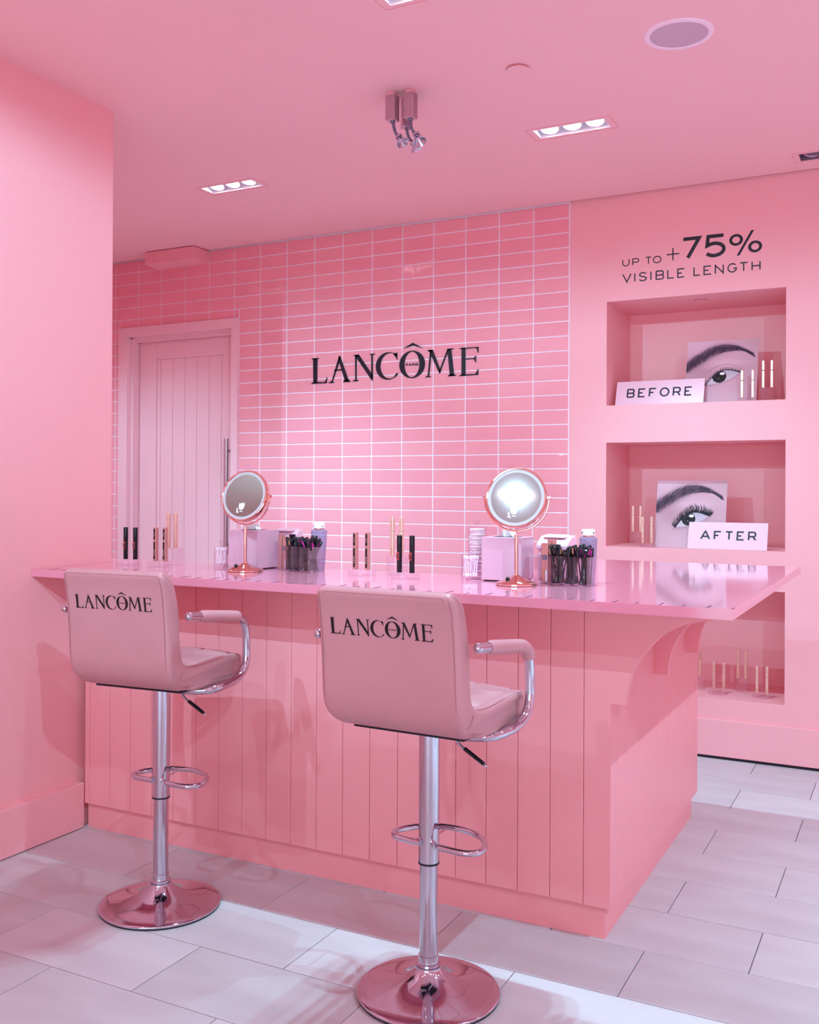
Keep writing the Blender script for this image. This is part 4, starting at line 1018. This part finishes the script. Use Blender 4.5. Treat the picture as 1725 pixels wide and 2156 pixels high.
    for k in range(nl):
        t_ = k/(nl-1); i = min(len(up)-2, int(t_*(len(up)-1))); p = up[i]; a = radians(-142+118*t_)+rg.uniform(-.08, .08); ln = (.135 if long_lash else .05)*rg.uniform(.75, 1.05)*(.75+.25*sin(pi*t_)); cv = .38 if t_ > .45 else -.30
        stroke([p, (p[0]+cos(a)*ln*.5, p[1]+sin(a)*ln*.5), (p[0]+cos(a-cv)*ln*.96, p[1]+sin(a-cv)*ln*.96)], .0085 if long_lash else .004, .0018, (.01, .006, .015), 1.0)
    for k in range(30):
        t_ = k/29; i = min(len(dn)-2, int(t_*(len(dn)-1))); p = dn[i]; a = radians(25+70*t_); ln = .045 if long_lash else .028
        stroke([p, (p[0]+cos(a)*ln, p[1]+sin(a)*ln)], .002, .0006, dk, .8)
    return np.clip(img, 0, 1)
def vcol_mat():
    M = bpy.data.materials.new('printed_photograph'); M.use_nodes = True; N = M.node_tree.nodes; P = N['Principled BSDF']; P.inputs['Roughness'].default_value = .5; P.inputs['Specular IOR Level'].default_value = .2
    a = N.new('ShaderNodeVertexColor'); a.layer_name = 'print'; M.node_tree.links.new(a.outputs[0], P.inputs['Base Color']); return M
M_print = vcol_mat()
def poster(x0, x1, yb_, yt, z0, h, long_lash, label):
    t = empty('eye_photograph', ((x0+x1)/2, yb_, z0)); tag(t, label, 'photograph')
    w = x1-x0; dy = yt-yb_; n = 220; img = paint_eye(long_lash, n); ln = sqrt(h*h+dy*dy); nx = Vector((0, -h, dy))/ln*.004
    V = [(-w/2+w*j/(n-1), dy*(1-i/(n-1)), h*(1-i/(n-1))) for i in range(n) for j in range(n)]
    Fc = [(i*n+j, (i+1)*n+j, (i+1)*n+j+1, i*n+j+1) for i in range(n-1) for j in range(n-1)]
    o = mesh_obj('print', V, Fc, M_print, t)
    ca = o.data.color_attributes.new('print', 'FLOAT_COLOR', 'POINT'); c4 = np.ones((n*n, 4)); c4[:, :3] = img.reshape(-1, 3); ca.data.foreach_set('color', c4.ravel())
    q = MB(); v0 = [(-w/2, 0, 0), (w/2, 0, 0), (w/2, dy, h), (-w/2, dy, h)]
    q.add([Vector(p)-nx*.1 for p in v0]+[Vector(p)-nx for p in v0], [(0,1,2,3), (7,6,5,4), (0,4,5,1), (1,5,6,2), (2,6,7,3), (3,7,4,0)]); q.build('board', M_white, t)
def card(x0, x1, yb_, yt, z0, h, text, tx0, tx1, tz0, tz1, label):
    t = empty('name_card', ((x0+x1)/2, yb_, z0)); tag(t, label, 'sign card')
    w = x1-x0; dy = yt-yb_; ln = sqrt(h*h+dy*dy); nn = Vector((0, -h, dy))/ln; upv = Vector((0, dy, h))/ln
    q = MB(); f3 = lambda a, c, d: Vector((a, 0, 0))+upv*c+nn*d
    pl = [(-w/2, 0), (w/2, 0), (w/2, ln), (-w/2, ln)]
    q.prism(pl, lambda a, c: f3(a, c, 0), lambda a, c: f3(a, c, -.004)); q.build('board', M_card, t)
    word(text, -w/2+tx0*w, -w/2+tx1*w, tz0*ln, tz1*ln, .0085, lambda a, c, d: f3(a, c, .0002+d), t, M_ink, gap=.33, depth=.0006)
# top niche
Z1, Z2, Z3 = 1.8675, 1.0915, 0.3125
poster(-1.140, -0.766, 5.460, 5.560, Z1, .352, False, 'photo of an eye with short lashes standing in the top niche')
card(-1.510, -1.030, 5.415, 5.466, Z1, .140, 'BEFORE', .125, .870, .33, .70, 'pale card reading BEFORE leaning in the top niche')
disc(-0.803, 5.402, Z1, .046, .020, 'low clear disc stand at the right of the top niche', 'clear stands in the niches')
tube_gold(-0.828, 5.400, Z1+.020, 'left gold mascara on the low stand in the top niche', 'gold mascaras in the niches')
tube_gold(-0.775, 5.405, Z1+.020, 'right gold mascara on the low stand in the top niche', 'gold mascaras in the niches')
disc(-0.710, 5.480, Z1, .037, .076, 'tall clear cylinder stand at the right end of the top niche', 'clear stands in the niches')
tube_gold(-0.733, 5.480, Z1+.076, 'left gold mascara on the tall stand in the top niche', 'gold mascaras in the niches')
tube_gold(-0.690, 5.480, Z1+.076, 'right gold mascara on the tall stand in the top niche, nearest the niche edge', 'gold mascaras in the niches')
q = MB(); q.lathe([(.020, 0), (.034, -.001), (.036, -.004), (.020, -.003), (.018, .0), (0, .0)], 28, cap=False)
tag(q.build('niche_spotlight', M_wall, None, True, loc=(-1.062, 5.508, 2.4385)), 'tiny round spotlight ring in the ceiling of the top niche', 'light')
# middle niche
poster(-1.2936, -0.9185, 5.429, 5.518, Z2, .364, True, 'photo of an eye with long dark lashes standing in the middle niche')
card(-1.104, -0.699, 5.383, 5.436, Z2, .140, 'AFTER', .155, .865, .34, .68, 'pale card reading AFTER leaning in the middle niche')
disc(-1.402, 5.508, Z2, .036, .076, 'tall clear cylinder stand at the left of the middle niche', 'clear stands in the niches')
tube_gold(-1.428, 5.505, Z2+.076, 'left gold mascara on the tall stand in the middle niche', 'gold mascaras in the niches')
tube_gold(-1.386, 5.505, Z2+.076, 'right gold mascara on the tall stand in the middle niche', 'gold mascaras in the niches')
disc(-1.318, 5.392, Z2, .046, .020, 'low clear disc stand left of the long lashed photo', 'clear stands in the niches')
tube_gold(-1.347, 5.400, Z2+.020, 'left gold mascara on the low stand in the middle niche', 'gold mascaras in the niches')
tube_gold(-1.299, 5.400, Z2+.020, 'right gold mascara on the low stand, against the long lashed photo', 'gold mascaras in the niches')
# bottom niche
disc(-1.075, 5.560, Z3, .040, .070, 'tall clear cylinder stand in the bottom niche, half hidden by the counter', 'clear stands in the niches')
tube_gold(-1.066, 5.560, Z3+.070, 'gold mascara in the bottom niche right beside the counter edge', 'gold mascaras in the niches')
disc(-0.955, 5.475, Z3, .054, .020, 'low clear disc stand at the left of the bottom niche', 'clear stands in the niches')
tube_gold(-0.980, 5.485, Z3+.020, 'left mascara of the left low pair in the bottom niche', 'gold mascaras in the niches')
tube_gold(-0.929, 5.485, Z3+.020, 'right mascara of the left low pair in the bottom niche', 'gold mascaras in the niches')
disc(-0.850, 5.600, Z3, .042, .070, 'tall clear cylinder stand at the centre of the bottom niche', 'clear stands in the niches')
tube_gold(-0.872, 5.590, Z3+.070, 'left mascara of the raised centre pair in the bottom niche', 'gold mascaras in the niches')
tube_gold(-0.832, 5.590, Z3+.070, 'right mascara of the raised centre pair in the bottom niche', 'gold mascaras in the niches')
disc(-0.728, 5.490, Z3, .054, .020, 'low clear disc stand at the right of the bottom niche', 'clear stands in the niches')
tube_gold(-0.758, 5.480, Z3+.020, 'left mascara of the right low pair in the bottom niche', 'gold mascaras in the niches')
tube_gold(-0.708, 5.480, Z3+.020, 'right mascara of the right low pair in the bottom niche, nearest the niche edge', 'gold mascaras in the niches')
